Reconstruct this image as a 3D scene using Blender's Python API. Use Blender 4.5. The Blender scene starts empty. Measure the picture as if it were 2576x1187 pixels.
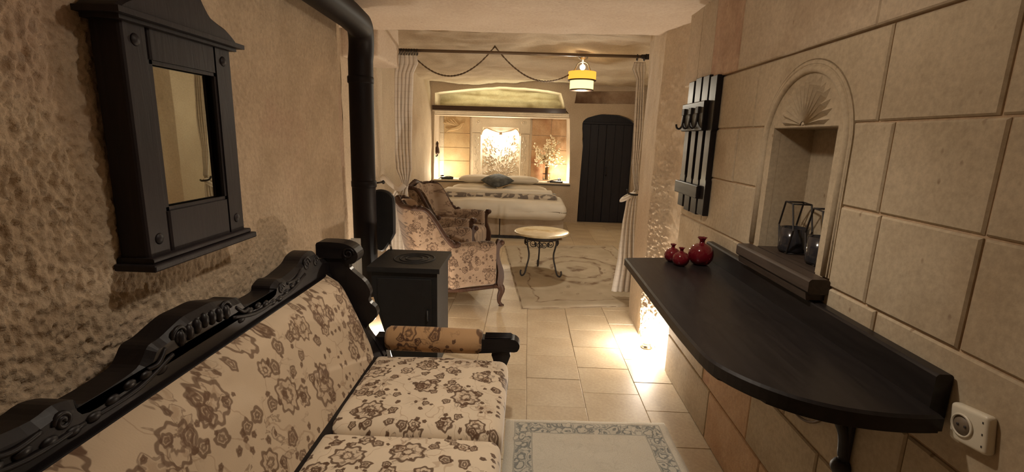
import bpy, bmesh, math, random
from math import sin, cos, pi, radians as R_
from mathutils import Vector, Matrix, noise
from mathutils.geometry import tessellate_polygon
random.seed(7)
S = bpy.context.scene
COL = S.collection

# ---------------------------------------------------------------- camera
FPX = 1200.0
CAMH = 1.4
def cam_matrix():
    cx, cy, f = 1288.0, 593.5, FPX
    d = Vector(((1329-cx)/f, (347-cy)/f, 1)).normalized()
    a, b = -sin(R_(1.7)), cos(R_(1.7))
    w = Vector((a, b, -(a*d.x+b*d.y)/d.z)).normalized()
    x = w.cross(d)
    rows = (x, d, -w)
    m = Matrix(((rows[0].x, -rows[0].y, -rows[0].z, 0),
                (rows[1].x, -rows[1].y, -rows[1].z, 0),
                (rows[2].x, -rows[2].y, -rows[2].z, CAMH),
                (0, 0, 0, 1)))
    return m
cd = bpy.data.cameras.new('camera'); cam = bpy.data.objects.new('camera', cd); COL.objects.link(cam)
cd.sensor_fit = 'HORIZONTAL'; cd.sensor_width = 36; cd.lens = FPX/2576*36; cd.clip_start = .02
cam.matrix_world = cam_matrix(); S.camera = cam
# ---------------------------------------------------------------- world, exposure
w = bpy.data.worlds.new('world'); S.world = w; w.use_nodes = True
w.node_tree.nodes['Background'].inputs[0].default_value = (.9, .75, .6, 1)
w.node_tree.nodes['Background'].inputs[1].default_value = .02
vs = S.view_settings; vs.view_transform = 'Standard'; vs.look = 'None'; vs.gamma = 1; vs.use_curve_mapping = False
vs.exposure = -0.12
S.cycles.max_bounces = 8; S.cycles.diffuse_bounces = 5; S.cycles.sample_clamp_indirect = 6; S.cycles.use_denoising = True
# ---------------------------------------------------------------- lights (the room's lamps)
WARM = (1, .84, .66)
def lamp(name, loc, e, r=.03, col=WARM, typ='POINT', rot=None, size=None, spot=None):
    l = bpy.data.lights.new(name, typ); l.energy = e; l.color = col
    if typ in ('POINT', 'SPOT'): l.shadow_soft_size = r
    if typ == 'AREA':
        l.shape = 'RECTANGLE'; l.size, l.size_y = size
    if spot: l.spot_size = R_(spot[0]); l.spot_blend = spot[1]
    o = bpy.data.objects.new(name, l); COL.objects.link(o); o.location = loc
    if rot: o.rotation_euler = rot
    return o
lamp('corridor_ceiling_lamp', (.08, 1.36, 1.99), 50, .03, (1, .88, .74), 'SPOT', (R_(9), 0, 0), None, (128, 1.0))
lamp('corridor_lamp_glow', (.08, 1.36, 1.97), 8, .05, (1, .88, .74))
lamp('floor_lamp_right', (.87, 3.12, .08), 38, .02, (1, .88, .74))
lamp('floor_lamp_left', (-.95, 3.14, .07), 24, .02, (1, .87, .72))
lamp('pendant_bulb', (.545, 5.3, 1.86), 44, .05, (1, .89, .72))
lamp('pendant_top_bulb', (.545, 5.3, 2.185), 3, .02, (1, .80, .45))
lamp('ledge_lamp_left', (-1.47, 8.28, .75), 22, .03, (1, .86, .62))
lamp('ledge_lamp_right', (.56, 8.28, .75), 22, .03, (1, .86, .62))
lamp('panel_light', (-.49, 8.625, 1.36), 26, .04, (1, .92, .76))
lamp('cornice_light', (-.5, 8.24, 1.90), 9, 0, (1, .95, .64), 'AREA', (pi, 0, 0), (1.9, .06))

# ---------------------------------------------------------------- node helpers
class NT:
    def __init__(s, name):
        s.m = bpy.data.materials.new(name); s.m.use_nodes = True
        s.t = s.m.node_tree; s.n = s.t.nodes; s.b = s.n['Principled BSDF']; s.out = s.n['Material Output']
    def link(s, a, b): s.t.links.new(a, b)
    def put(s, inp, v):
        if hasattr(v, 'is_linked'): s.link(v, inp)
        else:
            if isinstance(v, (tuple, list)) and len(v) == 3 and inp.type == 'RGBA': v = (*v, 1)
            inp.default_value = v
    def math(s, op, a, b=0.0, c=None, clamp=False):
        n = s.n.new('ShaderNodeMath'); n.operation = op; n.use_clamp = clamp
        s.put(n.inputs[0], a); s.put(n.inputs[1], b)
        if c is not None: s.put(n.inputs[2], c)
        return n.outputs[0]
    def vmath(s, op, a, b=(0, 0, 0)):
        n = s.n.new('ShaderNodeVectorMath'); n.operation = op
        s.put(n.inputs[0], a)
        if op == 'SCALE': s.put(n.inputs[3], b)
        else: s.put(n.inputs[1], b)
        return n.outputs['Value'] if op in ('LENGTH', 'DOT_PRODUCT', 'DISTANCE') else n.outputs[0]
    def coord(s, which='Object'): return s.n.new('ShaderNodeTexCoord').outputs[which]
    def sep(s, v):
        n = s.n.new('ShaderNodeSeparateXYZ'); s.put(n.inputs[0], v); return n.outputs
    def comb(s, x=0, y=0, z=0):
        n = s.n.new('ShaderNodeCombineXYZ'); s.put(n.inputs[0], x); s.put(n.inputs[1], y); s.put(n.inputs[2], z); return n.outputs[0]
    def noise(s, v, sc, det=4, rough=.5, dist=0):
        n = s.n.new('ShaderNodeTexNoise'); s.put(n.inputs['Vector'], v); n.inputs['Scale'].default_value = sc
        n.inputs['Detail'].default_value = det; n.inputs['Roughness'].default_value = rough; n.inputs['Distortion'].default_value = dist
        return n.outputs[0]
    def vor(s, v, sc, feat='F1', rnd=1, dim='3D'):
        n = s.n.new('ShaderNodeTexVoronoi'); n.voronoi_dimensions = dim; n.feature = feat
        s.put(n.inputs['Vector'], v); n.inputs['Scale'].default_value = sc; n.inputs['Randomness'].default_value = rnd
        return n.outputs
    def ramp(s, f, stops):
        n = s.n.new('ShaderNodeValToRGB'); s.put(n.inputs[0], f); cr = n.color_ramp
        while len(cr.elements) < len(stops): cr.elements.new(.5)
        for e, (p, c) in zip(cr.elements, stops): e.position = p; e.color = (*c, 1) if len(c) == 3 else c
        return n.outputs[0]
    def mix(s, f, a, b, mode='MIX'):
        n = s.n.new('ShaderNodeMix'); n.data_type = 'RGBA'; n.blend_type = mode
        s.put(n.inputs[0], f); s.put(n.inputs[6], a); s.put(n.inputs[7], b); return n.outputs[2]
    def sstep(s, v, lo, hi):
        n = s.n.new('ShaderNodeMapRange'); n.interpolation_type = 'SMOOTHSTEP'
        s.put(n.inputs[0], v); n.inputs[1].default_value = lo; n.inputs[2].default_value = hi
        return n.outputs[0]
    def bump(s, h, strength=.3, dist=.01):
        n = s.n.new('ShaderNodeBump'); n.inputs['Strength'].default_value = strength; n.inputs['Distance'].default_value = dist
        s.put(n.inputs['Height'], h); s.link(n.outputs[0], s.b.inputs['Normal']); return n
    def set(s, **k):
        for a, v in k.items(): s.put(s.b.inputs[a.replace('_', ' ')], v)
        return s

def stone_mat(name, c1, c2, c3=None, bump=.35, sc=3, rough=.9, bd=.006, pits=0, stain=None):
    m = NT(name); v = m.coord()
    n = m.noise(v, sc, 6, .6)
    col = m.ramp(n, [(.3, c1), (.7, c2)])
    if c3:
        col = m.mix(m.sstep(m.noise(m.vmath('ADD', v, (7, 3, 1)), sc*.45, 3), .52, .72), col, c3)
    fine = m.noise(v, 60, 4, .7)
    col = m.mix(.25, col, m.ramp(fine, [(.3, (.35, .3, .24)), (.7, (.9, .85, .76))]), 'OVERLAY')
    h = m.math('ADD', m.math('MULTIPLY', m.noise(v, 14, 6, .65), .7), m.math('MULTIPLY', fine, .35))
    if pits:
        p = m.vor(m.vmath('MULTIPLY', v, (1, 1.6, 1)), 14)[0]
        pm = m.math('MULTIPLY', m.sstep(p, .14, .05), m.sstep(m.noise(v, 9, 2), .5, .62))
        col = m.mix(m.math('MULTIPLY', pm, .6), col, (.16, .09, .05)); h = m.math('SUBTRACT', h, m.math('MULTIPLY', pm, pits))
    m.set(Base_Color=col, Roughness=rough); m.b.inputs['Specular IOR Level'].default_value = .2
    m.bump(h, bump, bd)
    return m.m
def plain(name, c, rough=.5, metal=0, bump=0, sc=40, var=.0, spec=.5, coat=0):
    m = NT(name)
    if var:
        v = m.coord(); n = m.noise(v, sc*.3, 4)
        m.set(Base_Color=m.ramp(n, [(.3, tuple(x*(1-var) for x in c)), (.7, tuple(min(1, x*(1+var)) for x in c))]))
    else: m.set(Base_Color=c)
    m.set(Roughness=rough, Metallic=metal); m.b.inputs['Specular IOR Level'].default_value = spec
    m.b.inputs['Coat Weight'].default_value = coat
    if bump: m.bump(m.noise(m.coord(), sc, 5, .6), bump, .004)
    return m.m
def wood_mat(name, c1, c2, rough=.35, axis=1, coat=.0, bump=.15, sc=6):
    m = NT(name); v = m.coord(); st = [14, 14, 14]; st[axis] = 1.5
    n = m.noise(m.vmath('MULTIPLY', v, tuple(st)), sc*.5, 6, .65, .6)
    m.set(Base_Color=m.ramp(n, [(.3, c1), (.75, c2)]), Roughness=m.math('ADD', m.math('MULTIPLY', n, .2), rough-.1)); m.b.inputs['Specular IOR Level'].default_value = .22
    m.b.inputs['Coat Weight'].default_value = coat; m.b.inputs['Coat Roughness'].default_value = .15
    m.bump(n, bump, .003); return m.m
def emit(name, c, e):
    m = NT(name); m.set(Base_Color=c, Roughness=.6); m.b.inputs['Emission Color'].default_value = (*c, 1); m.b.inputs['Emission Strength'].default_value = e
    return m.m

AX = {'xy': (0, 1), 'yz': (1, 2), 'xz': (0, 2)}
def flower(m, uv, sc, r0, w, petals, dens, off, wob=.10):
    """rosette outlines scattered one per voronoi cell"""
    v = m.vmath('MULTIPLY', m.vmath('ADD', uv, off), (sc, sc, 0))
    o = m.vor(v, 1, 'F1', .75, '2D')
    d = m.vmath('SUBTRACT', v, o['Position']); x, y, _ = m.sep(d)
    r = m.vmath('LENGTH', m.comb(x, y, 0)); th = m.math('ARCTAN2', y, x)
    cr, cg, cb = m.sep(o['Color'])
    rad = m.math('MULTIPLY', m.math('ADD', m.math('MULTIPLY', m.math('COSINE', m.math('ADD', m.math('MULTIPLY', th, petals), m.math('MULTIPLY', cg, 6))), wob), 1.0),
                 m.math('MULTIPLY', m.math('ADD', m.math('MULTIPLY', cb, .5), .75), r0))
    q = m.math('DIVIDE', r, rad)
    on = m.math('LESS_THAN', cr, dens)
    ring = m.math('MULTIPLY', m.sstep(m.math('ABSOLUTE', m.math('SUBTRACT', q, 1)), w, w*.45), on)
    core = m.math('MULTIPLY', m.sstep(m.math('ABSOLUTE', m.math('SUBTRACT', q, .38)), w*.9, w*.3), on)
    fill = m.math('MULTIPLY', m.sstep(q, 1.05, .7), on)
    return ring, core, fill, q
def fabric(name, axes, base, mid, dark, contrast=1.0, sc=1.0, stripes=0, rough=.8):
    m = NT(name); s3 = m.sep(m.coord()); a, b = AX[axes]
    uv = m.comb(s3[a], s3[b], 0)
    wv = m.vmath('SCALE', m.vmath('SUBTRACT', m.n_color(m.noise_c(uv, 28*sc)), (.5, .5, .5)), .022/sc)
    uvw = m.vmath('ADD', uv, wv)
    col = m.ramp(m.noise(uv, 9*sc, 4), [(.3, tuple(x*.88 for x in base)), (.7, base)])
    # big soft shapes: leaves
    lv = m.vmath('MULTIPLY', m.vmath('ADD', uvw, (3.1, 1.7, 0)), (1.0, 1.0, 0))
    leaf = m.noise(lv, 17*sc, 3, .55, .9); lm = m.noise(m.vmath('ADD', uv, (1.3, 5.2, 0)), 6*sc, 2)
    lf = m.math('MULTIPLY', m.sstep(leaf, .57, .66), m.sstep(lm, .47, .58))
    col = m.mix(m.math('MULTIPLY', lf, .55*contrast), col, mid)
    lf2 = m.math('MULTIPLY', m.sstep(m.math('ABSOLUTE', m.math('SUBTRACT', leaf, .58)), .022, .006), m.sstep(lm, .45, .56))
    col = m.mix(m.math('MULTIPLY', lf2, .6*contrast), col, dark)
    # stems: thin noise isolines
    st = m.sstep(m.math('ABSOLUTE', m.math('SUBTRACT', m.noise(m.vmath('ADD', uvw, (9, 2, 0)), 7*sc, 2), .5)), .008, .003)
    col = m.mix(m.math('MULTIPLY', st, .45*contrast), col, mid)
    for (s_, r0, w_, pet, dn, of) in ((6.2, .24, .15, 9, .62, (.13, .31, 0)), (10, .22, .20, 7, .5, (.7, .1, 0)), (18, .22, .34, 5, .50, (.37, .9, 0)), (36, .16, .8, 5, .28, (.2, .2, 0))):
        ring, core, fill, q = flower(m, uvw, s_*sc, r0, w_, pet, dn, of)
        col = m.mix(m.math('MULTIPLY', fill, .22*contrast), col, mid)
        pet2 = m.math('MULTIPLY', fill, m.sstep(m.math('ABSOLUTE', m.math('SUBTRACT', m.noise(uvw, s_*sc*5, 1), .5)), .035, .012))
        col = m.mix(m.math('MULTIPLY', pet2, .6*contrast), col, dark)
        col = m.mix(m.math('MULTIPLY', ring, .9*contrast), col, dark)
        col = m.mix(m.math('MULTIPLY', core, .8*contrast), col, dark)
    if stripes:
        u = m.math('ADD', s3[a], s3[b]); v2 = m.math('SUBTRACT', s3[a], s3[b])
        g = m.math('MAXIMUM', m.math('SINE', m.math('MULTIPLY', u, 420)), m.math('SINE', m.math('MULTIPLY', v2, 420)))
        gm = m.math('MULTIPLY', m.sstep(g, .3, .8), m.sstep(m.noise(m.vmath('ADD', uv, (4, 4, 0)), 8, 1), .5, .56))
        col = m.mix(m.math('MULTIPLY', gm, .35), col, tuple(min(1, x*1.5) for x in base))
    m.set(Base_Color=col, Roughness=rough); m.b.inputs['Specular IOR Level'].default_value = .25
    m.b.inputs['Sheen Weight'].default_value = .25; m.b.inputs['Sheen Roughness'].default_value = .4
    m.bump(m.noise(uv, 260, 2), .15, .002)
    return m.m
def _nc(s, v, sc):
    n = s.n.new('ShaderNodeTexNoise'); s.put(n.inputs['Vector'], v); n.inputs['Scale'].default_value = sc; n.inputs['Detail'].default_value = 2
    return n.outputs[1]
NT.noise_c = _nc; NT.n_color = lambda s, c: c

# ---------------------------------------------------------------- mesh helpers
class MB:
    def __init__(s): s.v = []; s.f = []; s.sm = []
    def add(s, vs_, fs, smooth=False):
        o = len(s.v); s.v += [tuple(p) for p in vs_]; s.f += [tuple(i+o for i in f) for f in fs]; s.sm += [smooth]*len(fs); return s
    def box(s, x0, x1, y0, y1, z0, z1):
        v = [(x, y, z) for x in (x0, x1) for y in (y0, y1) for z in (z0, z1)]
        return s.add(v, [(0, 1, 3, 2), (4, 6, 7, 5), (0, 4, 5, 1), (2, 3, 7, 6), (0, 2, 6, 4), (1, 5, 7, 3)])
    def cbox(s, x0, x1, y0, y1, z0, z1, c=.003):
        """box with chamfered edges"""
        return s.rbox(((x0+x1)/2, (y0+y1)/2, (z0+z1)/2), (x1-x0, y1-y0, z1-z0), c, 1, 0, False)
    def rbox(s, c, sz, r, nr=3, ni=4, smooth=True, bulge=0, fn=None):
        """rounded box on a subdivided cube"""
        r = min(r, min(sz)/2*.999)
        ax = []
        for d in sz:
            h = d/2; L = [-h + r*(1-cos(pi/2*i/nr))*1.0 for i in range(nr)] if nr > 1 else [-h]
            inner = [-(h-r) + (2*(h-r))*i/(ni+1) for i in range(ni+2)]
            A = L + inner + [-x for x in reversed(L)]; ax.append(A)
        idx = {}; vs_ = []; fs = []
        nx, ny, nz = (len(a) for a in ax)
        def vert(i, j, k):
            if (i, j, k) in idx: return idx[(i, j, k)]
            p = Vector((ax[0][i], ax[1][j], ax[2][k])); q = Vector([max(-(d/2-r), min(d/2-r, t)) for d, t in zip(sz, p)])
            dd = p-q
            if dd.length > 1e-9 and nr > 1: p = q + dd.normalized()*r
            elif nr == 1:
                ext = [abs(abs(t)-d/2) < 1e-9 for t, d in zip(p, sz)]
                if sum(ext) > 1:
                    p = Vector([t if not e else math.copysign(d/2-r*.4, t) for t, e, d in zip(p, ext, sz)])
            if bulge:
                u = (2*p.x/sz[0]); v = (2*p.y/sz[1])
                p.z += bulge*max(0, 1-abs(u)**3)*max(0, 1-abs(v)**3)*(1 if p.z > 0 else 0)
            if fn: p = fn(p)
            idx[(i, j, k)] = len(vs_); vs_.append((p.x+c[0], p.y+c[1], p.z+c[2])); return idx[(i, j, k)]
        for (a, na, b_, nb, cc, nc) in ((0, nx, 1, ny, 2, nz), (1, ny, 2, nz, 0, nx), (2, nz, 0, nx, 1, ny)):
            for side in (0, nc-1):
                for i in range(na-1):
                    for j in range(nb-1):
                        q = []
                        for (di, dj) in ((0, 0), (1, 0), (1, 1), (0, 1)):
                            t = [0, 0, 0]; t[a] = i+di; t[b_] = j+dj; t[cc] = side; q.append(vert(*t))
                        fs.append(tuple(q) if side else tuple(reversed(q)))
        return s.add(vs_, fs, smooth)
    def prism(s, pts, axis, d0, d1, bevel=0, smooth=False):
        """polygon pts in the plane normal to axis, extruded d0->d1; optional front bevel at d1 side"""
        n = len(pts)
        A = sum(pts[i][0]*pts[(i+1) % n][1]-pts[(i+1) % n][0]*pts[i][1] for i in range(n))
        if A < 0: pts = pts[::-1]
        def P3(p, d): return {0: (d, p[0], p[1]), 1: (p[0], d, p[1]), 2: (p[0], p[1], d)}[axis]
        def inset(b):
            o = []
            for i in range(n):
                p0, p1, p2 = Vector(pts[i-1]), Vector(pts[i]), Vector(pts[(i+1) % n])
                e1 = (p1-p0); e2 = (p2-p1)
                if e1.length < 1e-9 or e2.length < 1e-9: o.append(tuple(p1)); continue
                e1.normalize(); e2.normalize(); n1 = Vector((-e1.y, e1.x)); n2 = Vector((-e2.y, e2.x)); m_ = (n1+n2)
                if m_.length < 1e-6: o.append(tuple(p1)); continue
                m_.normalize(); k = b/max(.35, m_.dot(n1)); o.append(tuple(p1+m_*k))
            return o
        rings = [[P3(p, d0) for p in pts]]
        sg = 1 if d1 > d0 else -1
        if bevel:
            rings.append([P3(p, d1-sg*bevel) for p in pts]); rings.append([P3(p, d1) for p in inset(bevel)])
        else: rings.append([P3(p, d1) for p in pts])
        vs_ = [v for r_ in rings for v in r_]; fs = []
        for k in range(len(rings)-1):
            for i in range(n):
                j = (i+1) % n; fs.append((k*n+i, k*n+j, (k+1)*n+j, (k+1)*n+i))
        fs.append(tuple(range(n-1, -1, -1))); fs.append(tuple((len(rings)-1)*n+i for i in range(n)))
        return s.add(vs_, fs, smooth)
    def tube(s, path, r, n=8, closed=False, caps=True, smooth=True, flat=1.0):
        P = [Vector(p) for p in path]; m_ = len(P); vs_ = []; fs = []
        rs = r if isinstance(r, (list, tuple)) else [r]*m_
        up = None
        for i, p in enumerate(P):
            t = (P[(i+1) % m_]-P[i-1]) if (closed or 0 < i < m_-1) else (P[1]-P[0] if i == 0 else P[-1]-P[-2])
            t.normalize()
            if up is None:
                up = Vector((0, 0, 1)) if abs(t.z) < .9 else Vector((1, 0, 0))
            up = (up - t*up.dot(t))
            if up.length < 1e-6: up = t.orthogonal()
            up.normalize(); sd = t.cross(up)
            for k in range(n):
                a = 2*pi*k/n; q = p + up*cos(a)*rs[i] + sd*sin(a)*rs[i]*flat; vs_.append(tuple(q))
        seg = m_ if closed else m_-1
        for i in range(seg):
            for k in range(n):
                a, b_ = i*n+k, i*n+(k+1) % n; c = ((i+1) % m_)*n+(k+1) % n; d = ((i+1) % m_)*n+k
                fs.append((a, b_, c, d))
        if caps and not closed:
            fs.append(tuple(range(n-1, -1, -1))); fs.append(tuple((m_-1)*n+k for k in range(n)))
        return s.add(vs_, fs, smooth)
    def lathe(s, prof, c=(0, 0, 0), n=24, fn=None, smooth=True, axis='z'):
        vs_ = []; fs = []; m_ = len(prof)
        for (r, z) in prof:
            for k in range(n):
                a = 2*pi*k/n; rr = fn(a, r, z) if fn else r
                p = (rr*cos(a), rr*sin(a), z)
                if axis == 'x': p = (p[2], p[0], p[1])
                if axis == 'y': p = (p[0], p[2], p[1])
                vs_.append((c[0]+p[0], c[1]+p[1], c[2]+p[2]))
        for i in range(m_-1):
            for k in range(n): fs.append((i*n+k, i*n+(k+1) % n, (i+1)*n+(k+1) % n, (i+1)*n+k))
        if prof[0][0] > 1e-5: fs.append(tuple(range(n-1, -1, -1)))
        if prof[-1][0] > 1e-5: fs.append(tuple((m_-1)*n+k for k in range(n)))
        return s.add(vs_, fs, smooth)
    def ball(s, c, r, sx=1, sy=1, sz=1, n=10, m_=7):
        prof = [(max(r*sin(pi*i/m_), 1e-6), -r*cos(pi*i/m_)) for i in range(m_+1)]
        o = len(s.v); s.lathe(prof, (0, 0, 0), n)
        for i in range(o, len(s.v)):
            x, y, z = s.v[i]; s.v[i] = (c[0]+x*sx, c[1]+y*sy, c[2]+z*sz)
        return s
    def grid(s, fn, nu, nv, smooth=True, flip=False):
        vs_ = [fn(i/nu, j/nv) for i in range(nu+1) for j in range(nv+1)]
        fs = []
        for i in range(nu):
            for j in range(nv):
                q = (i*(nv+1)+j, (i+1)*(nv+1)+j, (i+1)*(nv+1)+j+1, i*(nv+1)+j+1); fs.append(q[::-1] if flip else q)
        return s.add(vs_, fs, smooth)
    def build(s, name, mat, parent=None, world=True, mods=None):
        me = bpy.data.meshes.new(name)
        off = Vector((0, 0, 0))
        if parent is not None and world:
            off = root_loc(parent)
        me.from_pydata([(x-off.x, y-off.y, z-off.z) for x, y, z in s.v], [], s.f); me.update()
        me.polygons.foreach_set('use_smooth', s.sm)
        bm = bmesh.new(); bm.from_mesh(me); bmesh.ops.remove_doubles(bm, verts=bm.verts, dist=1e-6)
        bmesh.ops.recalc_face_normals(bm, faces=bm.faces); bm.to_mesh(me); bm.free()
        if mat: me.materials.append(mat)
        o = bpy.data.objects.new(name, me); COL.objects.link(o)
        if parent is not None: o.parent = parent
        if mods:
            for t, kw in mods:
                md = o.modifiers.new(t.lower(), t)
                for k, v in kw.items(): setattr(md, k, v)
        return o
def root_loc(p):
    l = Vector((0, 0, 0))
    while p is not None: l += p.location; p = p.parent
    return l
def thing(name, label, cat, loc, rz=0, group=None):
    o = bpy.data.objects.new(name, None); COL.objects.link(o); o.empty_display_size = .05
    o.location = loc; o.rotation_euler = (0, 0, rz); o['label'] = label; o['category'] = cat
    if group: o['group'] = group
    return o
def tag(o, label, cat, group=None):
    o['label'] = label; o['category'] = cat
    if group: o['group'] = group
    return o
def struct(o): o['kind'] = 'structure'; return o
def copy_tree(o, parent=None):
    c = o.copy(); COL.objects.link(c)
    if parent is not None: c.parent = parent
    for ch in list(o.children): copy_tree(ch, c)
    return c
def face_poly(mb, outer, holes, to3, smooth=False):
    pl = [[Vector((p[0], p[1], 0)) for p in outer]] + [[Vector((p[0], p[1], 0)) for p in h] for h in holes]
    tris = tessellate_polygon(pl); flat = [p for r_ in pl for p in r_]
    mb.add([to3(p.x, p.y) for p in flat], [tuple(t) for t in tris], smooth)
def fbm(p, o=4):
    return noise.fractal(Vector(p), 1.0, 2.0, o, noise_basis='PERLIN_ORIGINAL')
def arc(cx, cy, r, a0, a1, n, ry=None):
    ry = ry or r
    return [(cx+r*cos(a0+(a1-a0)*i/n), cy+ry*sin(a0+(a1-a0)*i/n)) for i in range(n+1)]
def smooth_path(pts, k=6):
    P = [Vector(p) for p in pts]; out = []
    for i in range(len(P)-1):
        p0 = P[max(i-1, 0)]; p1 = P[i]; p2 = P[i+1]; p3 = P[min(i+2, len(P)-1)]
        for j in range(k):
            t = j/k
            out.append(.5*((2*p1)+(-p0+p2)*t+(2*p0-5*p1+4*p2-p3)*t*t+(-p0+3*p1-3*p2+p3)*t*t*t))
    out.append(P[-1]); return [tuple(p) for p in out]
def sst(a, b, x):
    t = max(0, min(1, (x-a)/(b-a))); return t*t*(3-2*t)

# ---------------------------------------------------------------- materials
M = {}
M['rock'] = stone_mat('rough_rock', (.38, .295, .205), (.50, .40, .29), (.41, .30, .22), .9, 4, .95, .014)
M['rock2'] = stone_mat('bedroom_rock', (.45, .37, .28), (.57, .48, .37), (.42, .33, .24), .3, 2.2, .92, .008)
M['ceil'] = stone_mat('ceiling_plaster', (.57, .47, .385), (.66, .56, .47), None, .4, 3, .95, .006, pits=.6)
M['block'] = stone_mat('stone_block', (.37, .305, .215), (.47, .395, .29), (.35, .275, .185), .25, 5, .85, .004, pits=.25)
M['block_brown'] = stone_mat('brown_stone_block', (.34, .22, .15), (.46, .33, .23), (.28, .15, .10), .35, 9, .9, .006, pits=.5)
M['upper'] = stone_mat('upper_wall_plaster', (.38, .31, .225), (.47, .39, .295), (.34, .26, .18), .3, 3, .9, .005, pits=.2)
M['mortar'] = stone_mat('mortar', (.40, .29, .19), (.48, .36, .25), None, .4, 8, .95, .004)
M['amber'] = stone_mat('amber_stone_block', (.44, .32, .18), (.54, .41, .25), (.40, .26, .14), .25, 4, .85, .004)
M['redstone'] = stone_mat('reddish_stone_block', (.42, .27, .16), (.54, .38, .25), (.34, .17, .10), .3, 6, .9, .005)
M['pale'] = stone_mat('pale_stone', (.50, .43, .34), (.62, .54, .44), None, .25, 5, .85, .004)
M['greenrock'] = stone_mat('grooved_rock', (.44, .38, .24), (.58, .52, .36), (.34, .28, .16), .5, 5, .95, .012)
M['tile'] = None
def tile_mat(name, k):
    return stone_mat(name, (.50*k, .40*k, .27*k), (.62*k, .52*k, .38*k), (.46*k, .35*k, .22*k), .12, 3.5, .42, .002)
TILE = [tile_mat('floor_tile_stone_%s' % w_, k) for w_, k in (('a', 1), ('b', .95), ('c', 1.04))]
M['grout'] = plain('grout', (.46, .38, .28), .9)
M['black_wood'] = wood_mat('black_wood', (.007, .0055, .006), (.014, .011, .011), .42, 1, .0)
M['black_wood_x'] = wood_mat('black_wood_cross', (.007, .0055, .006), (.014, .011, .011), .42, 0, .0)
M['black_wood_z'] = wood_mat('black_wood_upright', (.008, .006, .007), (.016, .013, .013), .4, 2, .1)
M['counter'] = wood_mat('counter_wood', (.010, .008, .008), (.020, .016, .015), .38, 1, .1, .05)
M['mirror_wood'] = wood_mat('mirror_wood', (.012, .009, .010), (.024, .018, .019), .5, 2, .0, .3)
M['door_wood'] = wood_mat('door_wood', (.014, .013, .018), (.024, .023, .030), .5, 2, .1, .15)
M['chair_wood'] = wood_mat('chair_wood', (.035, .018, .012), (.085, .042, .026), .5, 2, .0)
M['sill_wood'] = wood_mat('sill_wood', (.035, .024, .018), (.07, .05, .038), .5, 1, .1)
M['beam'] = wood_mat('beam_wood', (.05, .028, .018), (.09, .052, .034), .5, 0, .1)
M['iron'] = plain('wrought_iron', (.02, .015, .013), .6, .2, .3, 60)
M['castiron'] = plain('cast_iron', (.012, .012, .013), .6, .0, .35, 50, .2)
M['pipe'] = plain('pipe_enamel', (.012, .009, .009), .5, .0, .06, 20, 0, .14)
M['steel'] = plain('brushed_steel', (.45, .43, .4), .3, 1)
M['mirror'] = plain('mirror_glass', (.50, .50, .42), .015, 1)
M['white'] = plain('white_enamel', (.62, .60, .55), .4)
M['plastic'] = plain('ivory_plastic', (.62, .56, .44), .35, 0, .05, 30)
M['linen'] = plain('white_linen', (.66, .60, .50), .85, 0, .25, 18, .04, .2)
M['cushion'] = plain('grey_velvet', (.085, .09, .09), .75, 0, .3, 60, .45, .2)
M['base'] = plain('bed_base_cloth', (.36, .28, .20), .85, 0, .2, 80, .08, .2)
M['plinth'] = plain('dark_plinth', (.03, .025, .025), .6)
M['candle'] = plain('dark_glass', (.02, .02, .024), .12, 0, 0, 40, 0, .6)
M['rope'] = plain('dark_rope', (.15, .10, .06), .8, 0, .5, 200)
M['bloss'] = plain('dried_blossom', (.82, .70, .48), .9)
M['stem'] = plain('dry_stem', (.22, .13, .06), .9)
M['table_top'] = stone_mat('beige_marble', (.58, .47, .29), (.72, .62, .44), (.50, .38, .2), .03, 12, .22, .001)
M['sofa_seat'] = fabric('sofa_seat_fabric', 'xy', (.68, .56, .41), (.32, .20, .12), (.09, .045, .022), 1.0, .92)
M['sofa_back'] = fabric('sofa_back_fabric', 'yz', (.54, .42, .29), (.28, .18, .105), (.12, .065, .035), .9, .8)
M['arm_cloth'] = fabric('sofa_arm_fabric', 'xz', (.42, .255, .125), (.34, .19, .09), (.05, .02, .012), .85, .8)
M['chair_cloth'] = fabric('chair_fabric', 'xz', (.30, .215, .15), (.15, .09, .055), (.06, .033, .02), .9, 1.0, 1)
M['chair_cloth2'] = fabric('chair_inner_fabric', 'yz', (.36, .26, .18), (.25, .16, .10), (.12, .07, .045), .8, .9)
M['chair_seat'] = fabric('chair_seat_fabric', 'xy', (.36, .26, .18), (.22, .14, .09), (.10, .06, .04), .8, .9)
def curtain_mat():
    m = NT('checked_curtain'); uv = m.sep(m.coord('UV'))
    gx = m.sstep(m.math('ABSOLUTE', m.math('SUBTRACT', m.math('FRACT', m.math('MULTIPLY', uv[0], 14)), .5)), .09, .05)
    gz = m.sstep(m.math('ABSOLUTE', m.math('SUBTRACT', m.math('FRACT', m.math('MULTIPLY', uv[1], 30)), .5)), .09, .05)
    g = m.math('MAXIMUM', gx, gz)
    m.set(Base_Color=m.mix(m.math('MULTIPLY', g, .16), (.72, .66, .58), (.34, .28, .26)), Roughness=.85)
    m.b.inputs['Specular IOR Level'].default_value = .1
    m.bump(m.noise(m.coord(), 300, 2), .1, .001)
    return m.m
M['curtain'] = curtain_mat()
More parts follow.
